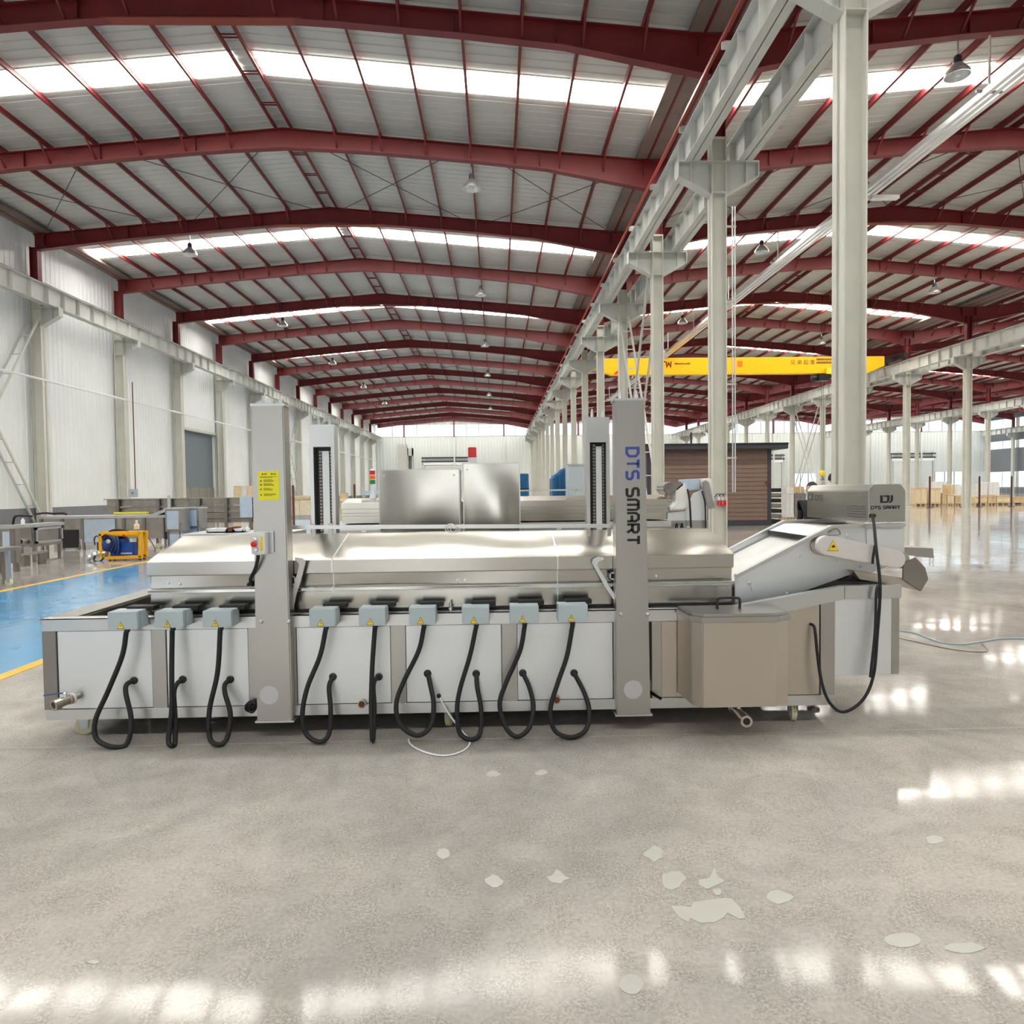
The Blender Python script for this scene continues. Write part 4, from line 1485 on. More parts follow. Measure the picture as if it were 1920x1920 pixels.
m = MB()
for k in range(22):
    f = k / 22
    x, z = a.x + (b_.x - a.x) * f, a.z + (b_.z - a.z) * f - .057
    m.box(x, Yn1 + .03, z, x + .006, Yn2 - .03, z + .006)
m.build('belt_slats', ALU, cv)
MB().prism([(b_.x - .12, Yn1 + .03, b_.z - .06), (b_.x - .01, Yn1 + .03, b_.z - .01), (b_.x + .1, Yn1 + .03, b_.z - .01), (b_.x + .1, Yn1 + .03, b_.z - .02), (b_.x - .01, Yn1 + .03, b_.z - .025), (b_.x - .12, Yn1 + .03, b_.z - .07)], (0, Yn2 - Yn1 - .06, 0)).build('belt_cover', PANEL, cv)
B('belt_gap', BLACKP, cv, b_.x - .13, Yn1 + .03, b_.z - .085, b_.x - .105, Yn2 - .03, b_.z - .06)
B('head_cover', DARKST, cv, b_.x + .09, Yn1 + .012, b_.z - .03, c.x, Yn2, b_.z - .012)
B('drive_housing', PANEL, cv, pX(1624, Yn1, 1020), Yn1 - .012, pZ(1052, Yn1, 1650), pX(1694, Yn1, 1020), Yn1 - .002, pZ(991, Yn1, 1650), bevel=.002)
for x, y in ((1405, 1093), (1498, 1042), (1476, 1113), (1588, 1004), (1567, 1052), (1614, 1062)):
    p = px(x, y, Yn1)
    MB().lathe((p.x, Yn1, p.z), (0, -1, 0), [(0, .011), (.008, .011), (.009, .006), (.016, .005)], 8).build('bolt', ALU, cv)
p = px(1408, 1098, Yn1)
MB().bar((p.x, Yn1 - .002, p.z - .008), (p.x + .006, Yn1 - .002, p.z - .035), .01, .004).build('adjusting_slot', PALE, cv)
m = MB()
for k in range(3):
    m.tube(smoothpath([px(1553, 993 + k * 3, Yn1 - .02), px(1568, 990 + k, Yn1 - .05), px(1575, 1002, Yn1 - .04), px(1548 + k * 6, 1004, Yn1 - .02)], 4), .003, 5)
m.build('wire_ends', DARKST, cv)
# drive cover: a long rounded housing, with its darker back plate
def stadium(pa, pb, ra, rb, Y, n=12):
    a, b_ = px(*pa, Y), px(*pb, Y)
    d = math.atan2(b_.z - a.z, b_.x - a.x)
    out = []
    for k in range(n + 1):
        t = d + math.pi / 2 + math.pi * k / n
        out.append((a.x + ra * math.cos(t), Y, a.z + ra * math.sin(t)))
    for k in range(n + 1):
        t = d - math.pi / 2 + math.pi * k / n
        out.append((b_.x + rb * math.cos(t), Y, b_.z + rb * math.sin(t)))
    return out


MB().prism(stadium((1548, 1024), (1690, 1050), .062, .055, 4.2), (0, .075, 0)).build('drive_back_plate', BROWNST, cv, .003)
dc = MB().prism(stadium((1552, 1023), (1682, 1049), .062, .058, 4.15), (0, .05, 0)).build('drive_cover', WHT, cv, .006)
dc.data.materials[0] = mat('white_film_cover', (226, 222, 220), .4, .3, var=.03)
c0 = px(1562, 1023, 4.149)
s = .062
MB().prism([(c0.x - s / 2 - .004, 4.1485, c0.z - s / 2 - .003), (c0.x + s / 2 + .004, 4.1485, c0.z - s / 2 - .003), (c0.x, 4.1485, c0.z + s / 2 + .004)], (0, .003, 0)).build('sticker_border', INK, dc)
MB().prism([(c0.x - s / 2, 4.1475, c0.z - s / 2), (c0.x + s / 2, 4.1475, c0.z - s / 2), (c0.x, 4.1475, c0.z + s / 2)], (0, .003, 0)).build('warning_sticker', YEL, dc)
MB().prism([(c0.x - .013, 4.1465, c0.z - .012), (c0.x + .002, 4.1465, c0.z + .008), (c0.x + .006, 4.1465, c0.z), (c0.x + .014, 4.1465, c0.z - .004), (c0.x + .008, 4.1465, c0.z - .012)], (0, .003, 0)).build('sticker_print', BLKL, dc)
# chute
ch = [(1616, 1084), (1600, 1072), (1640, 1064), (1690, 1090), (1692, 1062), (1717, 1045), (1736, 1064), (1741, 1086), (1727, 1109), (1690, 1100)]
x0_, x1_ = pX(1600, 4.2, 1075), pX(1725, 4.2, 1100)
P = [px(*q, 4.2) for q in ((1600, 1070), (1690, 1083), (1727, 1109), (1690, 1100), (1612, 1086))]
MB().prism(P, (0, .9, 0)).build('chute_floor', BROWNST, cv, .002)
P = [px(*q, 4.185) for q in ((1694, 1056), (1717, 1045), (1735, 1064), (1741, 1086), (1727, 1109), (1693, 1086))]
MB().prism(P, (0, .012, 0)).build('chute_side', DARKST, cv, .002)
P = [(p.x, 5.08, p.z) for p in P]
MB().prism(P, (0, .012, 0)).build('chute_side', DARKST, cv, .002)
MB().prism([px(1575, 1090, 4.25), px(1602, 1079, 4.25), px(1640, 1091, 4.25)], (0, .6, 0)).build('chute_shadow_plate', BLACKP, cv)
# tray behind the chute
pa = px(1690, 1026, 5.3)
pb = px(1750, 1045, 5.3)
tr = MB().prism([px(1690, 1026, 5.3), px(1750, 1028, 5.3), px(1751, 1047, 5.3), px(1692, 1040, 5.3)], (0, .3, 0)).build('side_tray', STEEL, fr, .003)
for x in (1744, 1750):
    p = px(x, 1050, 5.35)
    MB().tube([(p.x, 5.35, pZ(1040, 5.35, x)), (p.x, 5.35, pZ(1062, 5.35, x))], .006, 6).build('tray_peg', ALU, tr)

# control box on the conveyor head
Yq0, Yq1 = 4.26, 5.12
xl_, xr_ = pX(1628.5, Yq0, 950), pX(1698, Yq0, 950)
zbx, ztx = pZ(979, Yq0, 1660), pZ(908, Yq0, 1660)
cfm = .042
sec = [(xl_, zbx), (xr_, zbx), (xr_, ztx - cfm), (xr_ - cfm * .75, ztx), (xl_ + cfm * .9, ztx), (xl_, ztx - cfm)]
cbx = MB().prism([(x, Yq0, z) for x, z in sec], (0, Yq1 - Yq0, 0)).build('control_box', MIRROR, cv, .004)
WL[cbx.name] = WL[cv.name] + cbx.location
m = MB()
e0 = px(1650.5, 943, Yq0)
e1 = px(1674, 928.5, Yq0)
for pl in EMBLEM:
    m.prism([(e0.x + u * (e1.x - e0.x), Yq0 - .0005, e0.z + v * (e1.z - e0.z)) for u, v in pl], (0, -.002, 0))
w0, w1 = px(1633.5, 954.5, Yq0), px(1687, 948.5, Yq0)
sc2 = (w1.x - w0.x) / ln
word(m, 'DTS SMART', lambda u, v: (w0.x + u * sc2, Yq0 - .0005, w0.z + v * (w1.z - w0.z)), (0, -.002, 0), .27, .34)
m.build('emblem', BLKL, cbx)
m = MB()
zz = ztx - cfm
for pl in EMBLEM:
    m.prism([(xl_ + .0005, Yq1 - .02 - u * .09, zz - .075 + v * .055) for u, v in pl], (-.002, 0, 0))
word(m, 'DTS', lambda u, v: (xl_ + .0005, Yq1 - .14 - u * .034, zz - .068 + v * .036), (-.002, 0, 0), .22, .2)
m.build('side_emblem', FAINT, cbx)
m = MB()
for r_ in range(5):
    y = Yq0 + .26
    while y > Yq0 + .04:
        w = rnd.uniform(.01, .03)
        m.box(xl_ - .0015, y - w, zbx + .028 + r_ * .017, xl_ + .0005, y, zbx + .036 + r_ * .017)
        y -= w + .006
m.build('side_print', FAINT, cbx)
g0 = px(1636, 967, Yq0)
MB().lathe((g0.x, Yq0, g0.z), (0, -1, 0), [(0, .013), (.02, .013), (.024, .009)], 12).build('cable_gland', BLACKP, cbx)
cp = [(1636, 967, Yq0 - .02), (1639, 985, 4.2), (1643, 1030, 4.12), (1649, 1080, 4.09), (1650, 1120, 4.07), (1645, 1190, 4.05), (1638, 1265, 4.03), (1618, 1312, 4.01), (1582, 1335, 4.0), (1556, 1318, 4.0), (1541, 1280, 4.02), (1533, 1230, 4.04), (1529, 1190, 4.06), (1526, 1174, 4.08), (1519, 1170, YF + .01)]
MB().tube(smoothpath([px(*c) for c in cp], 6), .0095, 8).build('cable', BLACK, fr, smooth=60)
cp = [(1641, 1022, 4.14), (1637, 1045, 4.13), (1636, 1057, 4.13)]
MB().tube([px(*c) for c in cp], .008, 6).build('cable', BLACK, fr, smooth=60)
cp = [(1648, 1095, 4.06), (1643, 1112, 4.05), (1641, 1180, 4.04), (1632, 1270, 4.02)]
MB().tube(smoothpath([px(*c) for c in cp], 5), .0085, 8).build('cable', BLACK, fr, smooth=60)
# ------------------------------------------------------------------ things behind the fryer
# two polished switch cabinets
def cabinet(x0, x1, ytop, Y, dep, label, name='switch_cabinet'):
    a, b_ = pX(x0, Y, 940), pX(x1, Y, 940)
    zt = pZ(ytop, Y, (x0 + x1) / 2)
    t = thing(name, label, 'cabinet', ((a + b_) / 2, Y + dep / 2, 0))
    B('body', STEEL, t, a, Y + .02, .12, b_, Y + dep, zt - .005, bevel=.004)
    m = MB()
    nx, nz = 24, 30
    rr = random.Random(x0)
    ph = [rr.uniform(0, 6) for _ in range(6)]
    f = lambda u, v: (.022 * math.sin(3.4 * u + ph[0]) * math.sin(3.6 * v + ph[1]) + .016 * math.sin(4 * u * v + 2.6 * v + ph[2])) * math.sin(math.pi * min(1, max(0, u))) * math.sin(math.pi * min(1, max(0, v)))
    vs, fs = [], []
    for i in range(nx + 1):
        for j in range(nz + 1):
            u, v = i / nx, j / nz
            vs.append((a + (b_ - a) * u, Y - f(u, v), .14 + (zt - .14) * v))
    for i in range(nx):
        for j in range(nz):
            k = i * (nz + 1) + j
            fs.append((k, k + nz + 1, k + nz + 2, k + 1))
    m.add(vs, fs)
    d = m.build('door', MIRROR, t, smooth=60)
    e = MB().box(a - .004, Y - .004, .13, a + .008, Y + .022, zt).box(b_ - .008, Y - .004, .13, b_ + .004, Y + .022, zt).box(a, Y - .004, zt - .008, b_, Y + .022, zt + .004)
    e.build('door_edge', STEELH, d)
    for k in (.07, .93):
        MB().box(a + (b_ - a) * k - .012, Y - .02, zt - .07, a + (b_ - a) * k + .012, Y + .002, zt - .055).build('lift_eye', STEELH, d)
    for sx in (a + .05, b_ - .05):
        B('foot', DARKST, t, sx - .03, Y + .06, 0, sx + .03, Y + dep - .06, .12)
    return t


cabinet(711, 862, 880, 6.9, .35, 'wide polished steel cabinet with a dented shiny door under the signal tower')
B2 = cabinet(869, 975, 868, 6.7, .4, 'tall polished steel cabinet carrying the red beacon box')
Yk = 6.85
p0, p1 = px(878, 858, Yk), px(893, 839, Yk)
zt = pZ(868, 6.7, 920)
t = thing('beacon', 'red square alarm beacon standing on top of the tall polished cabinet', 'beacon', ((p0.x + p1.x) / 2, Yk, zt + .004))
B('base', WHT, t, p0.x - .002, Yk - .05, zt + .005, p1.x + .002, Yk + .05, p0.z, bevel=.003)
B('lens', REDP, t, p0.x, Yk - .05, p0.z, p1.x, Yk + .05, p1.z, bevel=.006)


# ---- second fryer behind
Y2 = 9.6
f2 = thing('rear_fryer', 'second stainless fryer standing behind the polished cabinets with a film-wrapped outfeed', 'fryer', (.2, 10.2, 0))
z0, z1, z2 = pZ(978, Y2, 900), pZ(940, Y2, 900), pZ(930, Y2 + .5, 900)
xa, xb = pX(641, Y2, 950), pX(1252, Y2, 940)
prof = [(Y2, z0), (Y2, z0 + .1), (Y2 - .03, z0 + .105), (Y2 - .03, z0 + .14), (Y2, z0 + .145), (Y2, z0 + .2), (Y2 - .03, z0 + .205), (Y2 - .03, z1), (Y2 + .45, z1 + .06), (Y2 + .6, z1 + .06), (Y2 + 1.05, z1), (Y2 + 1.05, z0)]
MB().prism([(xa, y, z) for y, z in prof], (xb - xa, 0, 0)).build('hood', HOODM, f2)
ta, tb = pX(600, Y2, 985), pX(1325, Y2, 985)
B('top_rail', STEELH, f2, ta, Y2 - .1, z0 - .1, pX(1255, Y2, 985), Y2 - .06, z0 - .02, bevel=.003)
B('tank', STEEL, f2, ta, Y2 - .06, .3, tb, Y2 + 1.1, z0 - .02)
for x in (600, 680, 760, 841, 925, 1043, 1100, 1180, 1262, 1284):
    B('post', PANEL, f2, pX(x, Y2, 985), Y2 - .09, .3, pX(x + 9, Y2, 985), Y2 - .06, z0 - .1)
for x in (610, 900, 1200, 1315):
    xx = pX(x, Y2, 985)
    B('leg', DARKST, f2, xx - .04, Y2, 0, xx + .04, Y2 + .08, .3)
    B('leg', DARKST, f2, xx - .04, Y2 + .95, 0, xx + .04, Y2 + 1.03, .3)
# its outfeed
pp = [(1252, 962), (1285, 958), (1300, 925), (1317, 918), (1326, 940), (1325, 1000), (1252, 1000)]
MB().prism([px(x, y, Y2 - .05) for x, y in pp], (0, .02, 0)).build('outfeed_plate', PANEL, f2)
MB().prism([px(x, y, Y2 + .7) for x, y in pp], (0, .02, 0)).build('outfeed_plate', PANEL, f2)
pp = [(1256, 953), (1268, 940), (1268, 918), (1284, 904), (1290, 920), (1299, 946), (1285, 956), (1258, 958)]
MB().prism([px(x, y, Y2 - .12) for x, y in pp], (0, .5, 0)).build('film_wrap', WRAP, f2, .02)
pp = [(1243, 914), (1247, 908), (1256, 903), (1280, 903), (1287, 912), (1285, 918), (1266, 922), (1252, 929), (1246, 924)]
MB().prism([px(x, y, Y2 - .1) for x, y in pp], (0, .45, 0)).build('wrapped_motor', DARKST, f2, .02)
pp = [(1289, 898), (1313, 897), (1313, 918), (1289, 920)]
m = MB().prism([px(x, y, Y2 + .1) for x, y in pp], (0, .5, 0)).build('control_box', FILM, f2, .01)
m['label'] = 'control box in blue protective film'
pp = [(1313, 898), (1333, 896), (1337, 905), (1336, 914), (1318, 916)]
MB().prism([px(x, y, Y2 + .05) for x, y in pp], (0, .45, 0)).build('film_wrap', WRAP, f2, .015)
pp = [(1318, 904), (1323, 900), (1330, 905), (1337, 938), (1340, 945), (1341, 953), (1331, 954), (1325, 946), (1320, 918)]
MB().prism([px(x, y, Y2 - .08) for x, y in pp], (0, .06, 0)).build('drive_cover', STEEL, f2, .008)
cp = [(1289, 917, Y2 - .14), (1293, 940, Y2 - .16), (1295, 975, Y2 - .16), (1296, 1000, Y2 - .15)]
MB().tube(smoothpath([px(*c) for c in cp], 4), .014, 6).build('cable', BLACK, f2)
cp = [(1316, 920, Y2 - .1), (1322, 945, Y2 - .1), (1323, 992, Y2 - .12)]
MB().tube(smoothpath([px(*c) for c in cp], 4), .012, 6).build('cable', BLACK, f2)
for x in (1266, 1276):
    cp = [(x, 992, Y2 - .11), (x + 3, 981, Y2 - .13), (x + 5, 1000, Y2 - .13)]
    MB().tube(smoothpath([px(*c) for c in cp], 4), .012, 6).build('cable', BLACK, f2)
B('rear_rail', STEELH, f2, pX(835, Y2 + .9, 922), Y2 + .9, pZ(921, Y2 + .9, 1000), pX(1110, Y2 + .9, 921), Y2 + .94, pZ(918, Y2 + .9, 1000))
for x in (850, 925, 1000, 1080):
    B('rail_post', STEELH, f2, pX(x, Y2 + .9, 922), Y2 + .9, z1, pX(x, Y2 + .9, 922) + .02, Y2 + .94, pZ(919, Y2 + .9, 1000))

# signal tower on the rear fryer
Ys = 10.13
x = pX(698.5, Ys, 900)
t = thing('signal_tower', 'signal tower light stacked red, orange and green on a white stem', 'signal light', (x, Ys, z1 + .062))
zz = [pZ(v, Ys, 698) for v in (932, 926, 909, 907.5, 900, 899, 891.5, 890, 882.5, 880)]
MB().lathe((x, Ys, z1 + .061), (0, 0, 1), [(0, .05), (zz[1] - z1 - .061, .045)], 16).build('foot', WHT, t)
MB().lathe((x, Ys, zz[1]), (0, 0, 1), [(0, .03), (zz[2] - zz[1], .03)], 14).build('stem', WHT, t)
for a, b_, mm in ((3, 4, GRN), (5, 6, ORNG), (7, 8, REDP)):
    MB().lathe((x, Ys, zz[a]), (0, 0, 1), [(0, .042), (zz[b_] - zz[a], .042)], 16).build('lens', mm, t)
    MB().lathe((x, Ys, zz[b_]), (0, 0, 1), [(0, .04), (.008, .04)], 16).build('spacer', WHT, t)
MB().lathe((x, Ys, zz[8] + .008), (0, 0, 1), [(0, .04), (.01, .03), (.02, .005)], 16).build('cap', WHT, t)
MB().bar((x - .17, Ys, zz[1] + .02), (x + .15, Ys, zz[1] + .02), .05, .05).build('bracket', FILM, t)

# a farther machine's pair of lifting pillars with its tank
Y3 = 14.5
t = thing('far_fryer', 'pale grey lifting pillars of a third fryer seen above the wide polished cabinet', 'fryer', (pX(757, Y3, 850), Y3, 0))
a, b_ = px(745, 860, Y3), px(762, 833, Y3)
B('pillar', JBOX, t, a.x, Y3, 0, b_.x, Y3 + .15, b_.z, bevel=.005)
t.children[0].data.materials[0] = CREAM
a, b_ = px(764, 860, Y3 + 1.2), px(773.5, 840, Y3 + 1.2)
m = MB().box(a.x, Y3 + 1.2, 0, a.x + .02, Y3 + 1.35, b_.z).box(b_.x - .02, Y3 + 1.2, 0, b_.x, Y3 + 1.35, b_.z).box(a.x, Y3 + 1.2, b_.z - .18, b_.x, Y3 + 1.35, b_.z).box(a.x, Y3 + 1.3, 0, b_.x, Y3 + 1.35, b_.z)
m.build('pillar', CREAM, t)
B('slide_plate', DADO, t, a.x + .02, Y3 + 1.27, .5, b_.x - .02, Y3 + 1.29, b_.z - .18)
B('tank', STEEL, t, a.x - 1.2, Y3 + .1, .2, a.x + 1.6, Y3 + 1.2, .85)
for x in (-1.0, 1.4):
    for y in (.2, 1.0):
        B('leg', DARKST, t, a.x + x, Y3 + y, 0, a.x + x + .08, Y3 + y + .08, .2)

# blue wrapped drum, tarped heap and grey bin
Yt = 15.5
x = pX(980, Yt, 900)
t = thing('wrapped_drum', 'tall dark blue wrapped drum standing right beside the tall polished cabinet', 'drum', (x, Yt, 0))
MB().lathe((x, Yt, 0), (0, 0, 1), [(0, .14), (.1, .145), (.8, .14), (1.5, .145), (pZ(888, Yt, 980) - .02, .14), (pZ(888, Yt, 980), .12)], 16).build('drum', TARP, t, smooth=40)
for zz_ in (.3, .9, 1.5):
    MB().lathe((x, Yt, zz_), (0, 0, 1), [(0, .147), (.02, .15), (.04, .147)], 16).build('strap', BLACKP, t)
Yt = 18.0
pts_ = [(1036, 960), (1036, 893), (1044, 888), (1052, 881), (1061, 876), (1070, 878), (1070, 960)]
t = thing('tarped_pile', 'bright blue tarpaulin draped over a sloping pile beside the grey bin', 'tarpaulin', (pX(1052, Yt, 900), Yt + .5, 0))
P = [px(x, y, Yt) for x, y in pts_]
P[0].z = P[-1].z = 0
MB().prism(P, (0, 1.1, 0)).build('tarpaulin', TARP, t, .05, seg=3, smooth=50)
for x in (1042, 1050, 1058, 1065):
    xx = pX(x, Yt, 900)
    MB().tube([(xx, Yt - .01, .05), (xx + .03, Yt - .03, .8), (xx, Yt - .01, pZ(893, Yt, x))], .03, 6).build('fold', TARP, t, smooth=60)
Yt = 16.2
a, b_ = px(1067, 950, Yt), px(1108, 870, Yt)
t = thing('grey_bin', 'plain grey sheet metal bin next to the blue tarpaulin', 'bin', ((a.x + b_.x) / 2, Yt + .4, 0))
B('body', DARKST, t, a.x, Yt, .1, b_.x + .1, Yt + .8, b_.z, bevel=.006)
t.children[0].data.materials[0] = JBOX
B('rim', ZINC, t, a.x - .01, Yt - .01, b_.z - .04, b_.x + .11, Yt + .81, b_.z + .005)
for x in (a.x + .1, b_.x):
    B('skid', DARKST, t, x - .05, Yt + .05, 0, x + .05, Yt + .75, .1)

# ---- brown cabin
Yc_ = 25.6
a, b_ = px(1214, 985, Yc_), px(1446, 985, Yc_)
zt = pZ(843, Yc_, 1400)
zroof = pZ(832, Yc_, 1400)
t = thing('site_cabin', 'brown plank-sided site cabin with a dark flat roof behind the columns', 'cabin', ((a.x + b_.x) / 2, Yc_ + 1.5, 0))
B('body', BROWN, t, a.x + .05, Yc_ + .05, .06, b_.x - .05, Yc_ + 3, zt)
n = 16
for k in range(n):
    z0_ = .2 + (zt - .25) * k / n
    z1_ = .2 + (zt - .25) * (k + 1) / n
    MB().prism([(a.x + .1, Yc_ + .05, z0_), (a.x + .1, Yc_ + .012, z0_), (a.x + .1, Yc_ + .03, z1_ - .008), (a.x + .1, Yc_ + .05, z1_ - .008)], (b_.x - a.x - .2, 0, 0)).build('plank', BROWN, t)
B('sill', DARKFR, t, a.x, Yc_, 0, b_.x, Yc_ + 3.05, .22)
for x in (a.x, b_.x - .13):
    B('corner_post', DARKFR, t, x, Yc_ - .01, .2, x + .13, Yc_ + .15, zt)
    B('corner_post', DARKFR, t, x, Yc_ + 2.9, .2, x + .13, Yc_ + 3.05, zt)
B('roof', DARKFR, t, a.x - .2, Yc_ - .35, zt, pX(1471, Yc_, 840), Yc_ + 3.2, zroof, bevel=.02)
B('roof_edge', BLACKP, t, a.x - .2, Yc_ - .37, zroof - .06, pX(1471, Yc_, 840), Yc_ - .34, zroof + .01)
p = px(1437, 906, Yc_)
k = MB().lathe((p.x, Yc_ + .02, p.z), (0, -1, 0), [(0, .05), (.03, .05), (.05, .035)], 12).build('door_handle', ORPRIM, t, smooth=40)
MB().bar((p.x, Yc_ - .04, p.z), (p.x + .16, Yc_ - .04, p.z + .05), .03).build('lever', ORPRIM, k)
x = pX(1303, Yc_, 820)
MB().tube([(x, Yc_ + .5, zroof - .02), (x, Yc_ + .5, zroof + .5)], .04, 8).build('vent_pipe', DARKFR, t)

# plugs and sockets on the middle column
Yp = YB[6] - .06
p = px(1353, 940, Yp)
t = thing('socket_row', 'three red and white industrial plugs in a socket row on the column', 'sockets', (p.x, Yp, p.z))
B('backplate', WHT, t, p.x - .13, Yp - .01, p.z - .03, p.x + .14, Yp + .02, p.z + .1, bevel=.004)
for k in range(3):
    xx = p.x - .085 + k * .09
    s_ = MB().lathe((xx, Yp - .04, p.z + .03), (0, -.25, -1), [(0, .03), (.05, .036), (.05, .042), (.13, .042)], 12).build('socket', REDP, t, smooth=40)
    MB().lathe((xx, Yp - .045, p.z + .04), (0, -.1, 1), [(-.01, .034), (.05, .032), (.08, .016)], 12).build('plug', WHT, t, smooth=40)
    MB().tube(smoothpath([(xx, Yp - .05, p.z + .11), (xx + .02, Yp - .06, p.z + .17), (xx - .05, Yp - .06, p.z + .17), (xx - .1, Yp - .05, p.z + .1)], 4), .01, 6).build('lead', BLACK, t)
# conduit beside that column
Yq = YB[6] + .25
x = pX(1376, Yq, 800)
t = thing('conduit', 'pair of thin white conduits dropping beside the column with the red plugs', 'conduit', (x, Yq, pZ(925, Yq, 1376)))
for dx in (-.03, .03):
    MB().tube([(x + dx, Yq, pZ(923, Yq, 1376)), (x + dx, Yq, ZC - .9)], .018, 8).build('pipe', ALU, t, smooth=60)
for zz_ in (2.2, 4, 6, 7.8):
    B('clamp', GIRD, t, ROWX[1] + CW, Yq - .02, zz_, x + .06, Yq + .02, zz_ + .04)


# ------------------------------------------------------------------ boxes, crates, fence on the right
def crate(xa, xb, yt, yb, Y, dep, label, m=WOOD, cat='crate', name='wooden_crate', group=None, base=0.0):
    a, b_ = pX(xa, Y, yb) + .012, pX(xb, Y, yb) - .012
    zt = pZ(yt, Y, xa)
    t = thing(name, label, cat, ((a + b_) / 2, Y + dep / 2, base), group)
    B('body', m, t, a + .02, Y + .02, base + .12, b_ - .02, Y + dep, zt - .02)
    n = max(2, int((b_ - a) / .35))
    for k in range(n):
        B('board', m, t, a + (b_ - a) * k / n + .01, Y - .005, base + .12, a + (b_ - a) * (k + 1) / n - .01, Y + .02, zt)
    for zz_ in (base + .14, zt - .12):
        B('batten', WOOD2 if m is WOOD else m, t, a, Y - .03, zz_, b_, Y - .005, zz_ + .1)
    for k in (.02, .5, .98):
        x = a + (b_ - a - .1) * k
        B('skid', WOOD2, t, x, Y + .02, base, x + .1, Y + dep, base + .12)
    return t


Yr_ = 47.0
for i, (xa, xb, yt, m_, l) in enumerate(((1716, 1738, 914, WOOD, 'narrow pale wooden crate, first in the row behind the fence'),
                                        (1744, 1764, 915, WOOD, 'pale wooden crate just past the first fence post'),
                                        (1766, 1775, 924, WOOD2, 'small darker wooden crate in the row behind the fence'),
                                        (1776, 1789, 927, WOOD, 'low pale wooden crate in front of the white wrapped pallet'),
                                        (1790, 1804, 929, WOOD2, 'low darker crate beside the second fence post'),
                                        (1828, 1851, 931, WOOD, 'low pale crate right of the pale column'),
                                        (1852, 1868, 928, WOOD2, 'darker wooden crate before the wrapped stack'),
                                        (1869, 1894, 929, WOOD, 'square pale crate before the last fence post'),
                                        (1900, 1935, 931, WOOD2, 'wooden crate cut by the picture edge'))):
    crate(xa, xb, yt, 947, Yr_, .9 + (i % 2) * .2, l, m_, group='wooden crates behind the fence')
for i, (xa, xb, yt, l) in enumerate(((1747, 1776, 903, 'white stretch-wrapped pallet load behind the pale crates'),
                                    (1779, 1803, 908, 'lower white wrapped pallet load near the second fence post'),
                                    (1838, 1851, 907, 'pinkish-white wrapped pallet load past the pale column'),
                                    (1853, 1875, 904, 'tall white wrapped pallet load before the last fence post'))):
    Y = 50.5 + i * .2
    a, b_ = pX(xa, Y, 930), pX(xb, Y, 930)
    t = thing('wrapped_pallet', l, 'pallet load', ((a + b_) / 2, Y + .5, 0), 'wrapped pallet loads behind the crates')
    B('load', WRAP, t, a, Y, .14, b_, Y + 1.0, pZ(yt, Y, xa), bevel=.05)
    for k in range(3):
        B('pallet_board', WOOD2, t, a + (b_ - a) * k * .45, Y, 0, a + (b_ - a) * k * .45 + .1, Y + 1, .14)
# small carton on the low crate
Y = 47.2
a, b_ = px(1779, 921, Y), px(1793, 909, Y)
zq = pZ(927, 47.0, 1776) + .003
t = thing('carton', 'small tan carton on the low pale crate behind the fence', 'carton', ((a.x + b_.x) / 2, Y + .5, zq))
B('box', WOOD2, t, a.x, Y + .1, zq, b_.x, Y + .7, b_.z, bevel=.01)
B('tape', WOOD, t, (a.x + b_.x) / 2 - .03, Y + .09, zq + .01, (a.x + b_.x) / 2 + .03, Y + .71, b_.z + .002)
# fence
Yf = 43.0
t = thing('mesh_fence', 'thin wire mesh fence on dark posts before the wooden crates', 'fence', (pX(1820, Yf, 950), Yf, 0))
fxs = [1743, 1806, 1836, 1896]
fa, fb_ = pX(1700, Yf, 950), pX(1990, Yf, 950)
for x in fxs:
    xx = pX(x, Yf, 950)
    p = MB().box(xx - .04, Yf - .04, 0, xx + .04, Yf + .04, pZ(893, Yf, x)).build('post', FENCEP, t)
    B('foot', FENCEP, p, xx - .14, Yf - .1, 0, xx + .14, Yf + .1, .03)
m = MB()
for z in (.15, .5, .85, 1.2, 1.55, 1.9):
    m.box(fa, Yf - .004, z, fb_, Yf + .004, z + .008)
x = fa
while x < fb_:
    m.box(x, Yf - .004, .1, x + .008, Yf + .004, 1.95)
    x += .3
q = m.build('wire_mesh', GIRD, t)
q['kind'] = 'stuff'

# stacks seen between the cabin and the control box
Y = 27.0
a, b_ = px(1441, 940, Y), px(1465, 915, Y)
for k in range(7):
    z0_ = k * (1.5 / 7)
    t = thing('dark_tray', 'dark tray, %s from the bottom of the stack beside the cabin' % ORD[k], 'tray', ((a.x + b_.x) / 2, Y + .4, z0_), 'stack of dark trays beside the cabin')
    sh = rnd.uniform(-.03, .03)
    m = MB().box(a.x + sh, Y, z0_, b_.x + sh, Y + .8, z0_ + .02)
    for q in ((a.x, Y, a.x + .03, Y + .8), (b_.x - .03, Y, b_.x, Y + .8), (a.x, Y, b_.x, Y + .03), (a.x, Y + .77, b_.x, Y + .8)):
        m.box(q[0] + sh, q[1], z0_, q[2] + sh, q[3], z0_ + .15)
    m.build('tray', BOARD if k % 2 else BLACKP, t)
Y = 29.5
crate(1473, 1489, 921, 946, Y, .8, 'short pallet box left of the blue-grey crate near the cabin', WRAP, 'crate', 'pallet_box')
crate(1489, 1512, 925, 946, Y + .2, .9, 'blue-grey crate under the tan cartons near the cabin', DARKST, 'crate', 'pallet_box')
a, b_ = px(1494, 925, Y + .3), px(1509, 912, Y + .3)
zz_ = pZ(925, Y + .2, 1500)
t = thing('carton', 'tan carton on the blue-grey crate near the cabin', 'carton', ((a.x + b_.x) / 2, Y + .6, zz_))
B('box', WOOD2, t, a.x, Y + .35, zz_, b_.x, Y + .85, b_.z, bevel=.01)
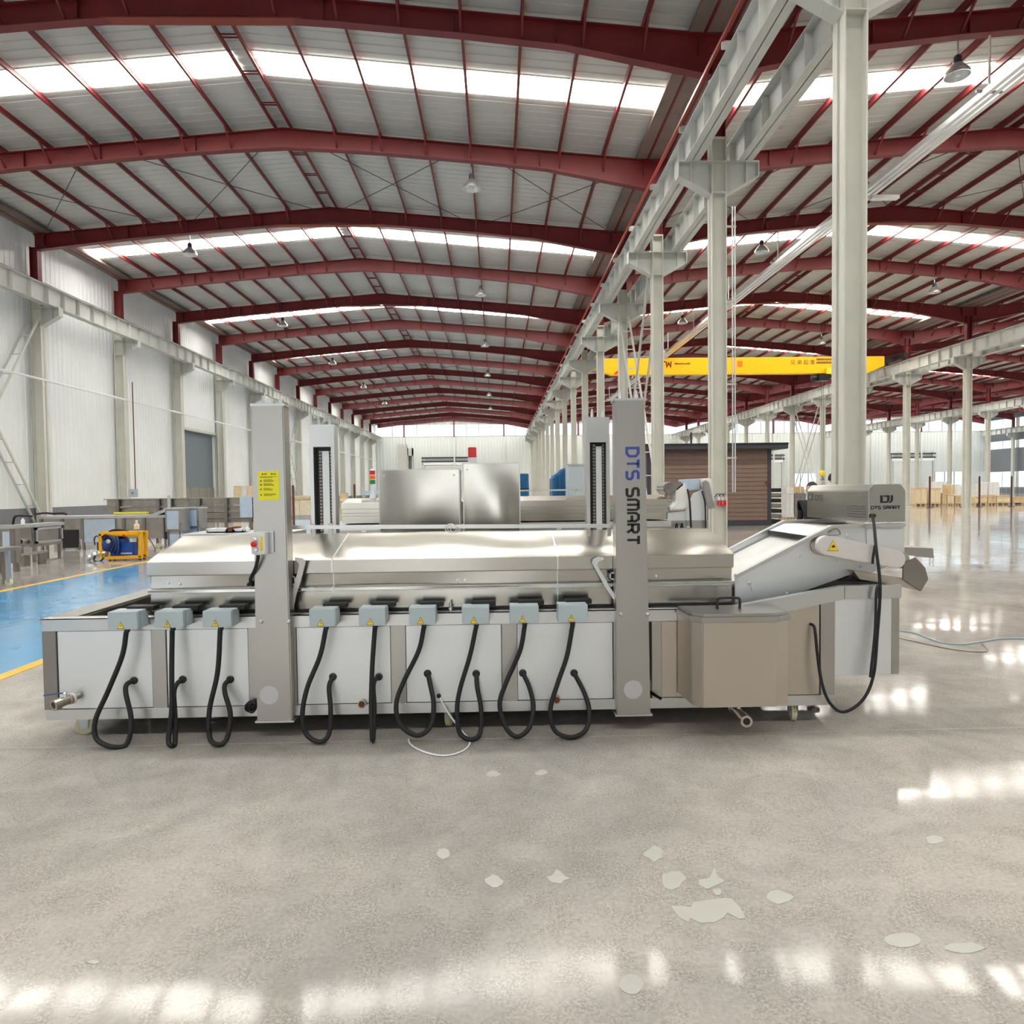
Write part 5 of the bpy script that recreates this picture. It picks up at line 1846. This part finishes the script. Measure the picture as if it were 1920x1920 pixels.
B('tape', WOOD, t, (a.x + b_.x) / 2 - .03, Y + .34, zz_ + .01, (a.x + b_.x) / 2 + .03, Y + .86, b_.z + .002)
a, b_ = px(1476, 921, Y), px(1490, 913, Y)
zz_ = pZ(921, Y, 1480)
t = thing('carton', 'whitish carton on the short pallet box near the cabin', 'carton', ((a.x + b_.x) / 2, Y + .4, zz_))
B('box', WRAP, t, a.x, Y + .1, zz_, b_.x, Y + .6, b_.z, bevel=.01)
B('tape', WOOD, t, (a.x + b_.x) / 2 - .03, Y + .09, zz_ + .01, (a.x + b_.x) / 2 + .03, Y + .61, b_.z + .002)


# ------------------------------------------------------------------ people
def person(x, y, H, face, shirt, trousers, label, arm):
    """standing figure; face: yaw it looks along (0 = away from the camera)"""
    t = thing('person', label, 'person', (x, y, 0))
    s = H / 1.75
    V = [(0, 0, .95), (0, 0, 1.15), (0, 0, 1.36), (0, 0, 1.47), (0, .01, 1.53)]
    Rr = [(.15, .11), (.135, .10), (.16, .10), (.055, .055), (.05, .05)]
    E = [(0, 1), (1, 2), (2, 3), (3, 4)]

    def chain(root, pts, rs):
        p = root
        for q, r in zip(pts, rs):
            V.append(q)
            Rr.append((r, r) if not isinstance(r, tuple) else r)
            E.append((p, len(V) - 1))
            p = len(V) - 1
        return p
    for sg in (-1, 1):
        chain(0, [(sg * .10, 0, .86), (sg * .11, .015, .48), (sg * .115, -.01, .09), (sg * .13, .13, .035)], [.085, .058, .042, (.04, .03)])
        a = [(sg * .18, 0, 1.42), (sg * .23, -.01, 1.14)] + ([(sg * .2, .22, 1.06), (sg * .17, .28, 1.06)] if arm else [(sg * .24, .06, .88), (sg * .24, .08, .81)])
        w = chain(2, a, [.062, .042, .032, (.035, .018)])
        ax = Vector(a[-1]) - Vector(a[-2])
        ax.normalize()
        sd = Vector((1, 0, 0))
        for f in range(4):
            b0 = Vector(a[-1]) + sd * (f - 1.5) * .018
            ln_ = (.05, .06, .055, .042)[f]
            chain(w, [tuple(b0 + ax * .035), tuple(b0 + ax * (.035 + ln_ * .6) + Vector((0, -.01, -.004))), tuple(b0 + ax * (.03 + ln_) + Vector((0, -.018, -.008)))], [.009, .008, .007])
        chain(w, [tuple(Vector(a[-2]) * .4 + Vector(a[-1]) * .6 - sd * sg * .035), tuple(Vector(a[-1]) - sd * sg * .045 + ax * .02)], [.011, .009])
    me = bpy.data.meshes.new('body')
    me.from_pydata([tuple(Vector(v) * s) for v in V], E, [])
    o = bpy.data.objects.new('body', me)
    COL.objects.link(o)
    sk = o.modifiers.new('s', 'SKIN')
    for i, r in enumerate(Rr):
        me.skin_vertices[0].data[i].radius = (r[0] * s, r[1] * s)
    me.skin_vertices[0].data[0].use_root = True
    ss = o.modifiers.new('u', 'SUBSURF')
    ss.levels = ss.render_levels = 1
    bpy.context.view_layer.update()
    m2 = bpy.data.meshes.new_from_object(o.evaluated_get(bpy.context.evaluated_depsgraph_get()))
    bpy.data.objects.remove(o)
    bm = bmesh.new()
    bm.from_mesh(m2)
    # head
    hc = Vector((0, .02, 1.63)) * s
    hd = bmesh.ops.create_uvsphere(bm, u_segments=16, v_segments=12, radius=1.0)
    for v in hd['verts']:
        c = v.co.copy()
        v.co = Vector((c.x * .076, c.y * .095, c.z * .115)) * s + hc
        if c.z < 0:
            v.co.x *= 1 + .25 * c.z
        if c.y > .9 and -.35 < c.z < .1:
            v.co.y += .02 * s
    for sg in (-1, 1):
        e = bmesh.ops.create_uvsphere(bm, u_segments=8, v_segments=6, radius=.022 * s)
        for v in e['verts']:
            v.co = Vector((v.co.x * .5 + sg * .076 * s, v.co.y, v.co.z * 1.5)) + hc
        e = bmesh.ops.create_uvsphere(bm, u_segments=8, v_segments=6, radius=.011 * s)
        for v in e['verts']:
            v.co = v.co + hc + Vector((sg * .03, .084, .008)) * s
    Rz = Matrix.Rotation(face, 3, 'Z')
    bm.normal_update()
    for f in bm.faces:
        z = f.calc_center_median().z / s
        c = f.calc_center_median() / s
        f.smooth = True
        hand = (abs(c.x) > .1 and ((arm and c.y > .235) or (not arm and z < .90 and abs(c.x) > .2)))
        eye = abs(z - 1.638) < .012 and c.y > .112 and abs(abs(c.x) - .03) < .011
        f.material_index = 3 if eye else 0 if ((z > 1.46 and abs(c.x) < .1) or (hand and z > .7)) else 1 if z > .97 or abs(c.x) > .2 else 2
    bmesh.ops.rotate(bm, verts=bm.verts, cent=(0, 0, 0), matrix=Rz)
    bm.to_mesh(m2)
    bm.free()
    for k_, mm in enumerate((SKIN, shirt, trousers, HAIR)):
        if k_ < len(m2.materials):
            m2.materials[k_] = mm
        else:
            m2.materials.append(mm)
    b = bpy.data.objects.new('body', m2)
    COL.objects.link(b)
    b.parent = t
    hb = MB()
    vs, fs = [], []
    for i in range(9):
        th = math.pi * .62 * i / 8
        for k in range(18):
            ph = 2 * math.pi * k / 18
            rr = 1.06
            front = math.sin(ph) > .35
            tt = min(th, math.pi * .33) if front else th
            p = Vector((.084 * math.sin(tt) * math.cos(ph), .103 * math.sin(tt) * math.sin(ph), .123 * math.cos(tt))) * s + hc
            vs.append(Rz @ p + Vector((x, y, 0)))
    for i in range(8):
        for k in range(18):
            fs.append((i * 18 + k, i * 18 + (k + 1) % 18, (i + 1) * 18 + (k + 1) % 18, (i + 1) * 18 + k))
    hb.add(vs, fs)
    hb.build('hair', HAIR, t, smooth=60)
    return t


p = px(1524, 950, 9.0)
person(p.x, 9.0, pZ(903, 9.0, 1524) , math.radians(120), CLOTH, JEAN, 'person in black top with dark hair standing behind the control box', True)
p = px(1560, 950, 15.0)
person(p.x, 15.0, pZ(887, 15.0, 1560), math.radians(-20), CLOTHR, JEAN, 'person in a maroon top half hidden behind the thick cream column', False)

# ------------------------------------------------------------------ workshop clutter along the white side wall
def shop_tank(name, label, xa, xb, yt, yb, Y, dep, zleg, films=(), nposts=4, cat='machine', m=OLDST, rim=True):
    a, b_ = pX(xa, Y, yb), pX(xb, Y, yb)
    zt = pZ(yt, Y, (xa + xb) / 2)
    t = thing(name, label, cat, ((a + b_) / 2, Y + dep / 2, 0))
    B('tank', m, t, a + .02, Y + .02, zleg, b_ - .02, Y + dep, zt - .02)
    if rim:
        B('rim', STEELH, t, a - .03, Y - .03, zt - .07, b_ + .03, Y + dep + .03, zt, bevel=.004)
    for k in range(nposts):
        x = a + (b_ - a - .08) * k / (nposts - 1)
        B('post', DARKST, t, x, Y - .012, zleg, x + .08, Y + .03, zt - .07)
        B('leg', DARKST, t, x + .01, Y + .03, 0, x + .06, Y + .09, zleg)
        B('leg', DARKST, t, x + .01, Y + dep - .1, 0, x + .06, Y + dep - .04, zleg)
    for f0, f1, g0, g1 in films:
        q0, q1 = px(f0, g1, Y - .02), px(f1, g0, Y - .02)
        B('film_panel', FILM, t, q0.x, Y - .016, q0.z, q1.x, Y + .01, q1.z)
    return t


# long tank with film panels
t = shop_tank('assembly_tank', 'long half-built stainless tank with a pale film panel behind the yellow pump', 75, 312, 967, 1022, 18.7, .8, .28, films=((158, 215, 973, 1017),), nposts=7)
B('open_bay', BLACKP, t, pX(118, 18.7, 1020), 18.69, .05, pX(147, 18.7, 1020), 18.72, .55)
B('open_bay', BLACKP, t, pX(308, 18.68, 1010), 18.68, .25, pX(318, 18.68, 1010), 18.72, .95)
B('guide_strip', YELP, t, pX(215, 18.8, 960), 18.75, pZ(963, 18.8, 250), pX(277, 18.8, 960), 18.85, pZ(960, 18.8, 250))
m = MB().prism([px(278, 966, 18.7), px(312, 953, 18.7), px(316, 957, 18.7), px(290, 968, 18.7)], (0, .8, 0)).build('chute', STEELH, t)
MB().tube(smoothpath([px(66, 964, 18.6), px(85, 962, 18.6), px(100, 963, 18.6), px(118, 962, 18.6), px(125, 965, 18.6)], 4), .03, 6).build('hose', BLACK, t, smooth=60)
MB().tube(smoothpath([px(24, 985, 18.4), px(27, 970, 18.4), px(37, 967, 18.4), px(60, 968, 18.4)], 4), .03, 6).build('hose', BLACK, t, smooth=60)
for x in (150, 300):
    p = px(x, 1030, 18.9)
    MB().lathe((p.x, 18.8, .07), (0, 1, 0), [(0, .07), (.05, .07)], 14).build('caster', NYL, t)
# dark frame with drain pipe
a0 = px(32, 983, 15.2)
t = shop_tank('steel_housing', 'open stainless housing with a round pipe mouth at the far side wall', 33, 64, 983, 1022, 15.2, 1.0, .35, nposts=2)
B('opening', DARKST, t, pX(36, 15.2, 1000), 15.175, .5, pX(61, 15.2, 1000), 15.2, pZ(990, 15.2, 45))
p = px(46, 1015, 15.15)
q = MB().lathe((p.x, 15.2, p.z), (0, -1, 0), [(0, .07), (.18, .07), (.18, .058), (.05, .058)], 16).build('pipe_mouth', STEELH, t, smooth=40)
MB().lathe((p.x, 15.05, p.z), (0, -1, 0), [(0, .057), (.002, .057)], 14).build('bore', BLACKP, q)
m = MB()
xs_ = pX(64, 15.2, 1022) + .012
z0_, z1_ = .42, pZ(985, 15.2, 60) - .06
for q in ((15.24, z0_, 16.16, z0_ + .05), (15.24, z1_ - .05, 16.16, z1_), (15.24, z0_, 15.29, z1_), (16.11, z0_, 16.16, z1_)):
    m.box(xs_ - .02, q[0], q[1], xs_ + .02, q[2], q[3])
m.build('side_frame', STEELH, t)
p = px(43, 982, 15.4)
t = thing('spray_bottle', 'small white bottle standing on the housing with the pipe mouth', 'bottle', (p.x, 15.4, pZ(983, 15.2, 48)))
MB().lathe((p.x, 15.4, pZ(983, 15.2, 48)), (0, 0, 1), [(0, .04), (.09, .04), (.11, .015), (.14, .012)], 12).build('bottle', WHT, t, smooth=40)
MB().lathe((p.x, 15.4, pZ(983, 15.2, 48) + .14), (0, 0, 1), [(0, .016), (.025, .016)], 10).build('cap', BLUEH, t)
# film-wrapped cabinet at the picture edge, low trolley
t = shop_tank('wrapped_cabinet', 'stainless cabinet with a blue film panel at the picture edge', -40, 28, 985, 1040, 13.3, .2, .18, films=((5, 17, 997, 1031),), nposts=3)
zt = pZ(1031, 10.8, 10)
t = thing('low_trolley', 'low grey trolley on casters at the near edge of the workshop', 'trolley', (pX(5, 10.8, 1050), 11, 0))
B('deck', OLDST, t, pX(-60, 10.8, 1040), 10.8, zt - .06, pX(43, 11.6, 1040), 11.6, zt, bevel=.01)
B('apron', FILM, t, pX(-60, 10.8, 1040), 10.84, zt - .28, pX(38, 11.6, 1040), 10.87, zt - .06)
for x in (-36, 16):
    xx = pX(x, 11.3, 1054)
    c = MB().lathe((xx, 11.27, .06), (0, 1, 0), [(0, .045), (.005, .06), (.035, .06), (.04, .045)], 16).build('caster', NYL, t, smooth=40)
    B('fork', ZINC, c, xx - .025, 11.26, .06, xx + .025, 11.32, zt - .06)
for x in (-.2, .2):
    B('rear_leg', DARKST, t, pX(-20, 11.5, 1054) + x, 11.5, 0, pX(-20, 11.5, 1054) + x + .05, 11.56, zt - .06)
t = thing('steel_bar', 'long thin stainless bar lying on trestles in front of the pipe housing', 'bar', (pX(75, 13.5, 1040), 13.5, 0))
MB().bar(px(40, 1041, 14.4), px(88, 1033, 15.0), .05, .05).build('bar', STEELH, t)
for x, yy in ((48, 14.5), (78, 14.87)):
    p = px(x, 1039 - (x - 48) * .12, yy)
    B('trestle', DARKST, t, p.x - .03, yy - .1, 0, p.x + .03, yy + .1, p.z - .02)
# cabinets with film on the front
for i, (xa, xb, yt, yb, Y, l) in enumerate(((310, 338, 953, 997, 16.5, 'narrow stainless cabinet with a pale blue film front'), (341, 372, 952, 991, 17.15, 'wider stainless cabinet with a pale blue film front'))):
    a, b_ = px(xa, yb, Y), px(xb, yt, Y)
    t = thing('film_cabinet', l, 'cabinet', ((a.x + b_.x) / 2, Y + .25, 0))
    B('body', OLDST, t, a.x, Y, a.z, b_.x, Y + .5, b_.z, bevel=.006)
    B('film', FILM, t, a.x + .05, Y - .008, a.z + .06, b_.x - .05, Y + .004, b_.z - .06)
    B('rim', STEELH, t, a.x - .015, Y - .015, b_.z - .02, b_.x + .015, Y + .51, b_.z + .012)
    for x in (a.x + .03, b_.x - .07):
        B('leg', DARKST, t, x, Y + .05, 0, x + .04, Y + .45, a.z)
    B('lower_sheet', FILM, t, a.x + .02, Y + .06, .05, b_.x - .02, Y + .09, a.z)
# long rack of stacked troughs
Y = 23.5
t = thing('trough_rack', 'long stainless rack of stacked trough sections along the side wall', 'rack', (pX(335, Y, 960), Y + .5, 0))
a, b_ = pX(198, Y, 960), pX(520, Y, 960)
for yt, yb in ((934, 948), (950, 960), (962, 972), (974, 981)):
    z1_, z0_ = pZ(yt, Y, 340), pZ(yb, Y, 340)
    MB().box(a, Y + .1, z0_, b_, Y + .9, z1_ - .02).box(a - .06, Y, z1_ - .03, b_, Y + 1, z1_).build('trough', OLDST, t)
for x in (221, 297, 320, 373, 424, 470, 515):
    xx = pX(x, Y, 960)
    B('upright', DARKST, t, xx - .05, Y - .04, 0, xx + .05, Y + .06, pZ(935, Y, 340))
B('upright', ALU, t, pX(319, Y, 960) - .05, Y - .07, pZ(960, Y, 319), pX(319, Y, 960) + .05, Y - .04, pZ(929, Y, 319))
B('film_sheet', FILM, t, pX(451, Y, 950), Y - .06, pZ(970, Y, 460), pX(474, Y, 950), Y - .045, pZ(931, Y, 460))
# low bench with trays and boxes
Y = 9.5
t = shop_tank('work_bench', 'low dark work bench behind the fryer hood holding white trays', 345, 540, 1000, 1040, Y, .8, .3, nposts=3, cat='bench', m=DARKST)
zt = pZ(1000, Y, 440)
for xa, xb, yt, mm, nm, l in ((387, 424, 991, WHT, 'tray', 'white plastic tray on the low bench behind the hood'), (426, 437, 989, RUST, 'carton', 'small brown box on the low bench behind the hood'),
                              (439, 455, 994, WHT, 'tray', 'smaller white tray at the end of the low bench'), (456, 462, 988, WHT, 'bottle', 'white bottle between trays on the low bench')):
    a, b_ = px(xa, 1000, Y + .2), px(xb, yt, Y + .2)
    z = zt + .004
    h_ = max(.05, b_.z - z)
    if nm == 'bottle':
        t = thing('bottle', l, 'bottle', ((a.x + b_.x) / 2, Y + .3, z))
        MB().lathe(((a.x + b_.x) / 2, Y + .3, z), (0, 0, 1), [(0, .025), (h_ * .7, .025), (h_ * .8, .012), (h_, .012)], 12).build('bottle', mm, t, smooth=40)
        MB().lathe(((a.x + b_.x) / 2, Y + .3, z + h_), (0, 0, 1), [(0, .014), (.015, .014)], 10).build('cap', WHT, t)
    else:
        t = thing(nm, l, nm, ((a.x + b_.x) / 2, Y + .35, z))
        m = MB().box(a.x, Y + .2, z, b_.x, Y + .5, z + .012)
        for q in ((a.x, Y + .2, a.x + .012, Y + .5), (b_.x - .012, Y + .2, b_.x, Y + .5), (a.x, Y + .2, b_.x, Y + .212), (a.x, Y + .488, b_.x, Y + .5)):
            m.box(q[0], q[1], z, q[2], q[3], z + h_)
        m.build('box', mm, t)
        B('rim', mm, t, a.x - .006, Y + .194, z + h_ - .012, b_.x + .006, Y + .2, z + h_)

# yellow framed hydraulic pump
Y = 15.4
t = thing('hydraulic_pump', 'blue motor pump in a yellow tube frame on the workshop floor', 'pump', (pX(230, Y, 1040), Y + .35, 0))
P = lambda x, y, d=0: px(x, y, Y + d)
m = MB()
W_ = .075
p_ = {k: P(*v) for k, v in {'tl': (187, 998), 'tr': (264, 997), 'br': (266, 1045), 'bl': (203, 1049), 'ml': (190, 1046)}.items()}
for d in (0, .22):
    for (s, e) in (((200, 1048), (266, 1044)), ((264, 1046), (264, 996)), ((264, 1000), (186, 1002)), ((189, 1001), (190, 1050))):
        a, b_ = px(*s, Y), px(*e, Y)
        a.y += d
        b_.y += d
        a.z, b_.z = max(a.z, .06), max(b_.z, .06)
        MB().bar(a, b_, W_, W_).build('frame_bar', PUMPY, t, .008)
a, b_ = P(206, 1006), P(262, 997)
B('top_plate', PUMPY, t, a.x, Y - .02, a.z, b_.x, Y + .02, b_.z, bevel=.005)
B('top_deck', PUMPY, t, P(188, 1000).x, Y, P(230, 1000).z, P(264, 1000).x, Y + .22, P(230, 998).z + .02)
p = P(233, 1004)
MB().lathe((p.x, Y - .02, p.z), (0, -1, 0), [(0, .03), (.02, .03)], 10).build('plug', REDP, t)
a, b_ = P(205, 1044), P(250, 1017)
tk = B('oil_tank', PUMPB, t, a.x, Y + .02, a.z, b_.x, Y + .2, b_.z, bevel=.02)
m = MB()
x = P(226, 1038).x
while x < P(246, 1038).x:
    w = rnd.uniform(.02, .04)
    m.box(x, Y + .014, P(226, 1039).z, x + w, Y + .024, P(226, 1036.5).z)
    x += w + .012
WL[tk.name] = WL[t.name] + tk.location
m.build('lettering', WHT, tk)
c = P(208, 1022)
mo = MB().lathe((c.x - .25, Y + .14, c.z), (1, 0, .15), [(0, .1), (.03, .17), (.4, .19), (.42, .12), (.55, .1)], 20).build('motor', PUMPB, t, smooth=40)
for k in range(6):
    MB().tube(smoothpath([P(190 + k * 3, 1008 + k * 2), P(200 + k * 4, 1003 + k, -.06), P(212 + k * 2, 1014 + k * 3, -.08), P(204 + k * 3, 1034 + k, -.03)], 4), .022, 6).build('hose', PUMPB if k % 2 else BLACK, t, smooth=60)
MB().tube(smoothpath([P(205, 997), P(215, 994, .1), P(232, 995, .2), P(240, 997, .1)], 4), .03, 6).build('hose', BLACK, t, smooth=60)
c = P(205, 1015, -.03)
MB().lathe(c, (0, -1, 0), [(0, .05), (.05, .05), (.06, .03)], 14).build('gauge', ALU, t, smooth=40)
for x, y in ((163, 1046), (172, 1041), (182, 1038)):
    c = P(x, y)
    c.z = max(c.z, .07)
    MB().lathe(c, (1, .1, .1), [(0, .06), (.06, .07), (.1, .045), (.2, .045)], 12).build('coupling', ALU, t, smooth=40)
MB().tube(smoothpath([P(180, 1040), P(176, 1050, -.1), P(186, 1053, -.1), P(195, 1046)], 4), .018, 6).build('hose', BLACK, t, smooth=60)
MB().tube(smoothpath([P(178, 1022), P(177, 1010), P(182, 1005), P(190, 1012)], 4), .014, 6).build('hose', BLACK, t, smooth=60)
for x in (205, 262):
    for d in (.02, .2):
        p = px(x, 1049, Y)
        MB().lathe((p.x, Y + d, .0), (0, 0, 1), [(0, .03), (.03, .03)], 10).build('foot', BLACKP, t)
p = P(251, 990)
zt = P(230, 998).z + .06
t = thing('oil_bottle', 'cream plastic bottle standing on the yellow pump frame', 'bottle', (p.x, Y + .12, zt))
MB().lathe((p.x, Y + .12, zt), (0, 0, 1), [(0, .06), (.1, .06), (.14, .025), (.17, .02)], 14).build('bottle', WOOD, t, smooth=40)
MB().lathe((p.x, Y + .12, zt + .17), (0, 0, 1), [(0, .028), (.035, .028)], 12).build('cap', WHT, t)
t = thing('air_hose', 'thin pinkish hose hanging down to the floor beside the yellow pump', 'hose', (pX(290, 17.5, 1030), 17.5, 0))
MB().tube(smoothpath([px(270, 1000, 17.8), px(281, 1012, 17.6), px(290, 1027, 17.5), px(290, 1035, 17.4), px(284, 1040, 17.2)], 5), .016, 6).build('hose', CLOTHR, t, smooth=60)

# crates, fence posts and mesh behind the first pillar
crate(541, 584, 930, 966, 24.0, 1.2, 'tall pale wooden crate between the stickered pillar and the rear pillar', WOOD)
t = thing('mesh_basket', 'grey wire mesh basket panel before the tall pale crate', 'basket', (pX(560, 22, 970), 22, 0))
a, b_ = px(541, 975, 22.0), px(582, 966, 22.0)
m = MB()
x = a.x - .3
while x < b_.x + .1:
    m.bar((x, 22.0, a.z), (x + .16, 22.0, b_.z), .012).bar((x + .16, 22.0, a.z), (x, 22.0, b_.z), .012)
    x += .08
q = m.build('wire', DADO, t)
q['kind'] = 'stuff'
m = MB().box(a.x - .3, 21.98, b_.z, b_.x + .1, 22.02, b_.z + .03)
m.build('top_edge', GIRD, t)
B('lower_board', WRAP, t, a.x - .3, 21.98, .05, b_.x + .1, 22.02, a.z)
for x in (a.x - .28, b_.x + .05):
    B('leg', REDP, t, x - .03, 21.95, 0, x + .03, 21.98, a.z + .02)
for i, (x, yt, Y, l) in enumerate(((550, 910, 21.0, 'rusty brown fence post before the tall pale crate'), (665, 908, 21.0, 'rusty brown fence post left of the signal tower'))):
    xx = pX(x, Y, 940)
    t = thing('fence_post', l, 'post', (xx, Y, 0))
    B('post', RUST, t, xx - .03, Y - .03, 0, xx + .03, Y + .03, pZ(yt, Y, x))
    B('foot', RUST, t, xx - .12, Y - .1, 0, xx + .12, Y + .1, .02)
a, b_ = px(638, 970, 24.0), px(652, 924, 24.0)
t = thing('wooden_board', 'upright pale board leaning beside the rear pillar', 'board', ((a.x + b_.x) / 2, 24, 0))
B('board', WOOD2, t, a.x, 24.0, 0, b_.x, 24.06, b_.z)
B('batten', WOOD, t, a.x, 23.97, b_.z - .3, b_.x, 24.0, b_.z - .2)
# boards leaning by the wall past the big door
for i, (xa, xb, l) in enumerate(((436, 450, 'first pale board leaning on the wall past the grey door'), (451, 461, 'white middle board leaning on the wall past the grey door'), (462, 473, 'last pale board leaning on the wall past the grey door'))):
    Y = 44.0
    a, b_ = px(xa, 935, Y), px(xb, 911, Y)
    t = thing('leaning_board', l, 'board', ((a.x + b_.x) / 2, Y, 0), 'boards leaning past the grey door')
    MB().prism([(a.x, Y, 0), (b_.x, Y, 0), (b_.x, Y + .25, b_.z), (a.x, Y + .25, b_.z)], (0, .04, 0)).build('board', WRAP if i == 1 else WOOD, t)
    MB().box(a.x, Y - .02, .3, b_.x, Y + .06, .36).build('batten', WOOD2, t)
# loose cable on the floor beyond the discharge end
t = thing('floor_cable', 'thin pale cable lying loose on the floor past the discharge end', 'cable', (3.4, 5.6, 0))
P1 = [onfloor(x, y, .008) for x, y in ((1688, 1182), (1720, 1188), (1760, 1203), (1800, 1208), (1840, 1203), (1880, 1197), (1925, 1197))]
MB().tube(smoothpath(P1, 5), .008, 6).build('cable', JBOX, t, smooth=60)
P1 = [onfloor(x, y, .006) for x, y in ((1688, 1196), (1740, 1208), (1790, 1218), (1835, 1222), (1850, 1220), (1848, 1212), (1840, 1206))]
MB().tube(smoothpath(P1, 5), .006, 6).build('cable', OLDST, t, smooth=60)
# wall box on a side column
Y = YB[8] - .3
a, b_ = px(241, 932, Y), px(256, 917, Y)
t = thing('wall_socket_box', 'small grey switch box on the column by the side wall', 'switch box', ((a.x + b_.x) / 2, Y, a.z))
B('box', JBOX, t, a.x, Y, a.z, b_.x, Y + .12, b_.z, bevel=.01)
MB().lathe(((a.x + b_.x) / 2, Y, (a.z + b_.z) / 2), (0, -1, 0), [(0, .03), (.03, .025)], 10).build('knob', BLACKP, t)
MB().tube([((a.x + b_.x) / 2 + .1, Y + .05, b_.z), ((a.x + b_.x) / 2 + .1, Y + .05, 6.1)], .02, 6).build('conduit', RUST, t)
print('objects', len(bpy.data.objects))
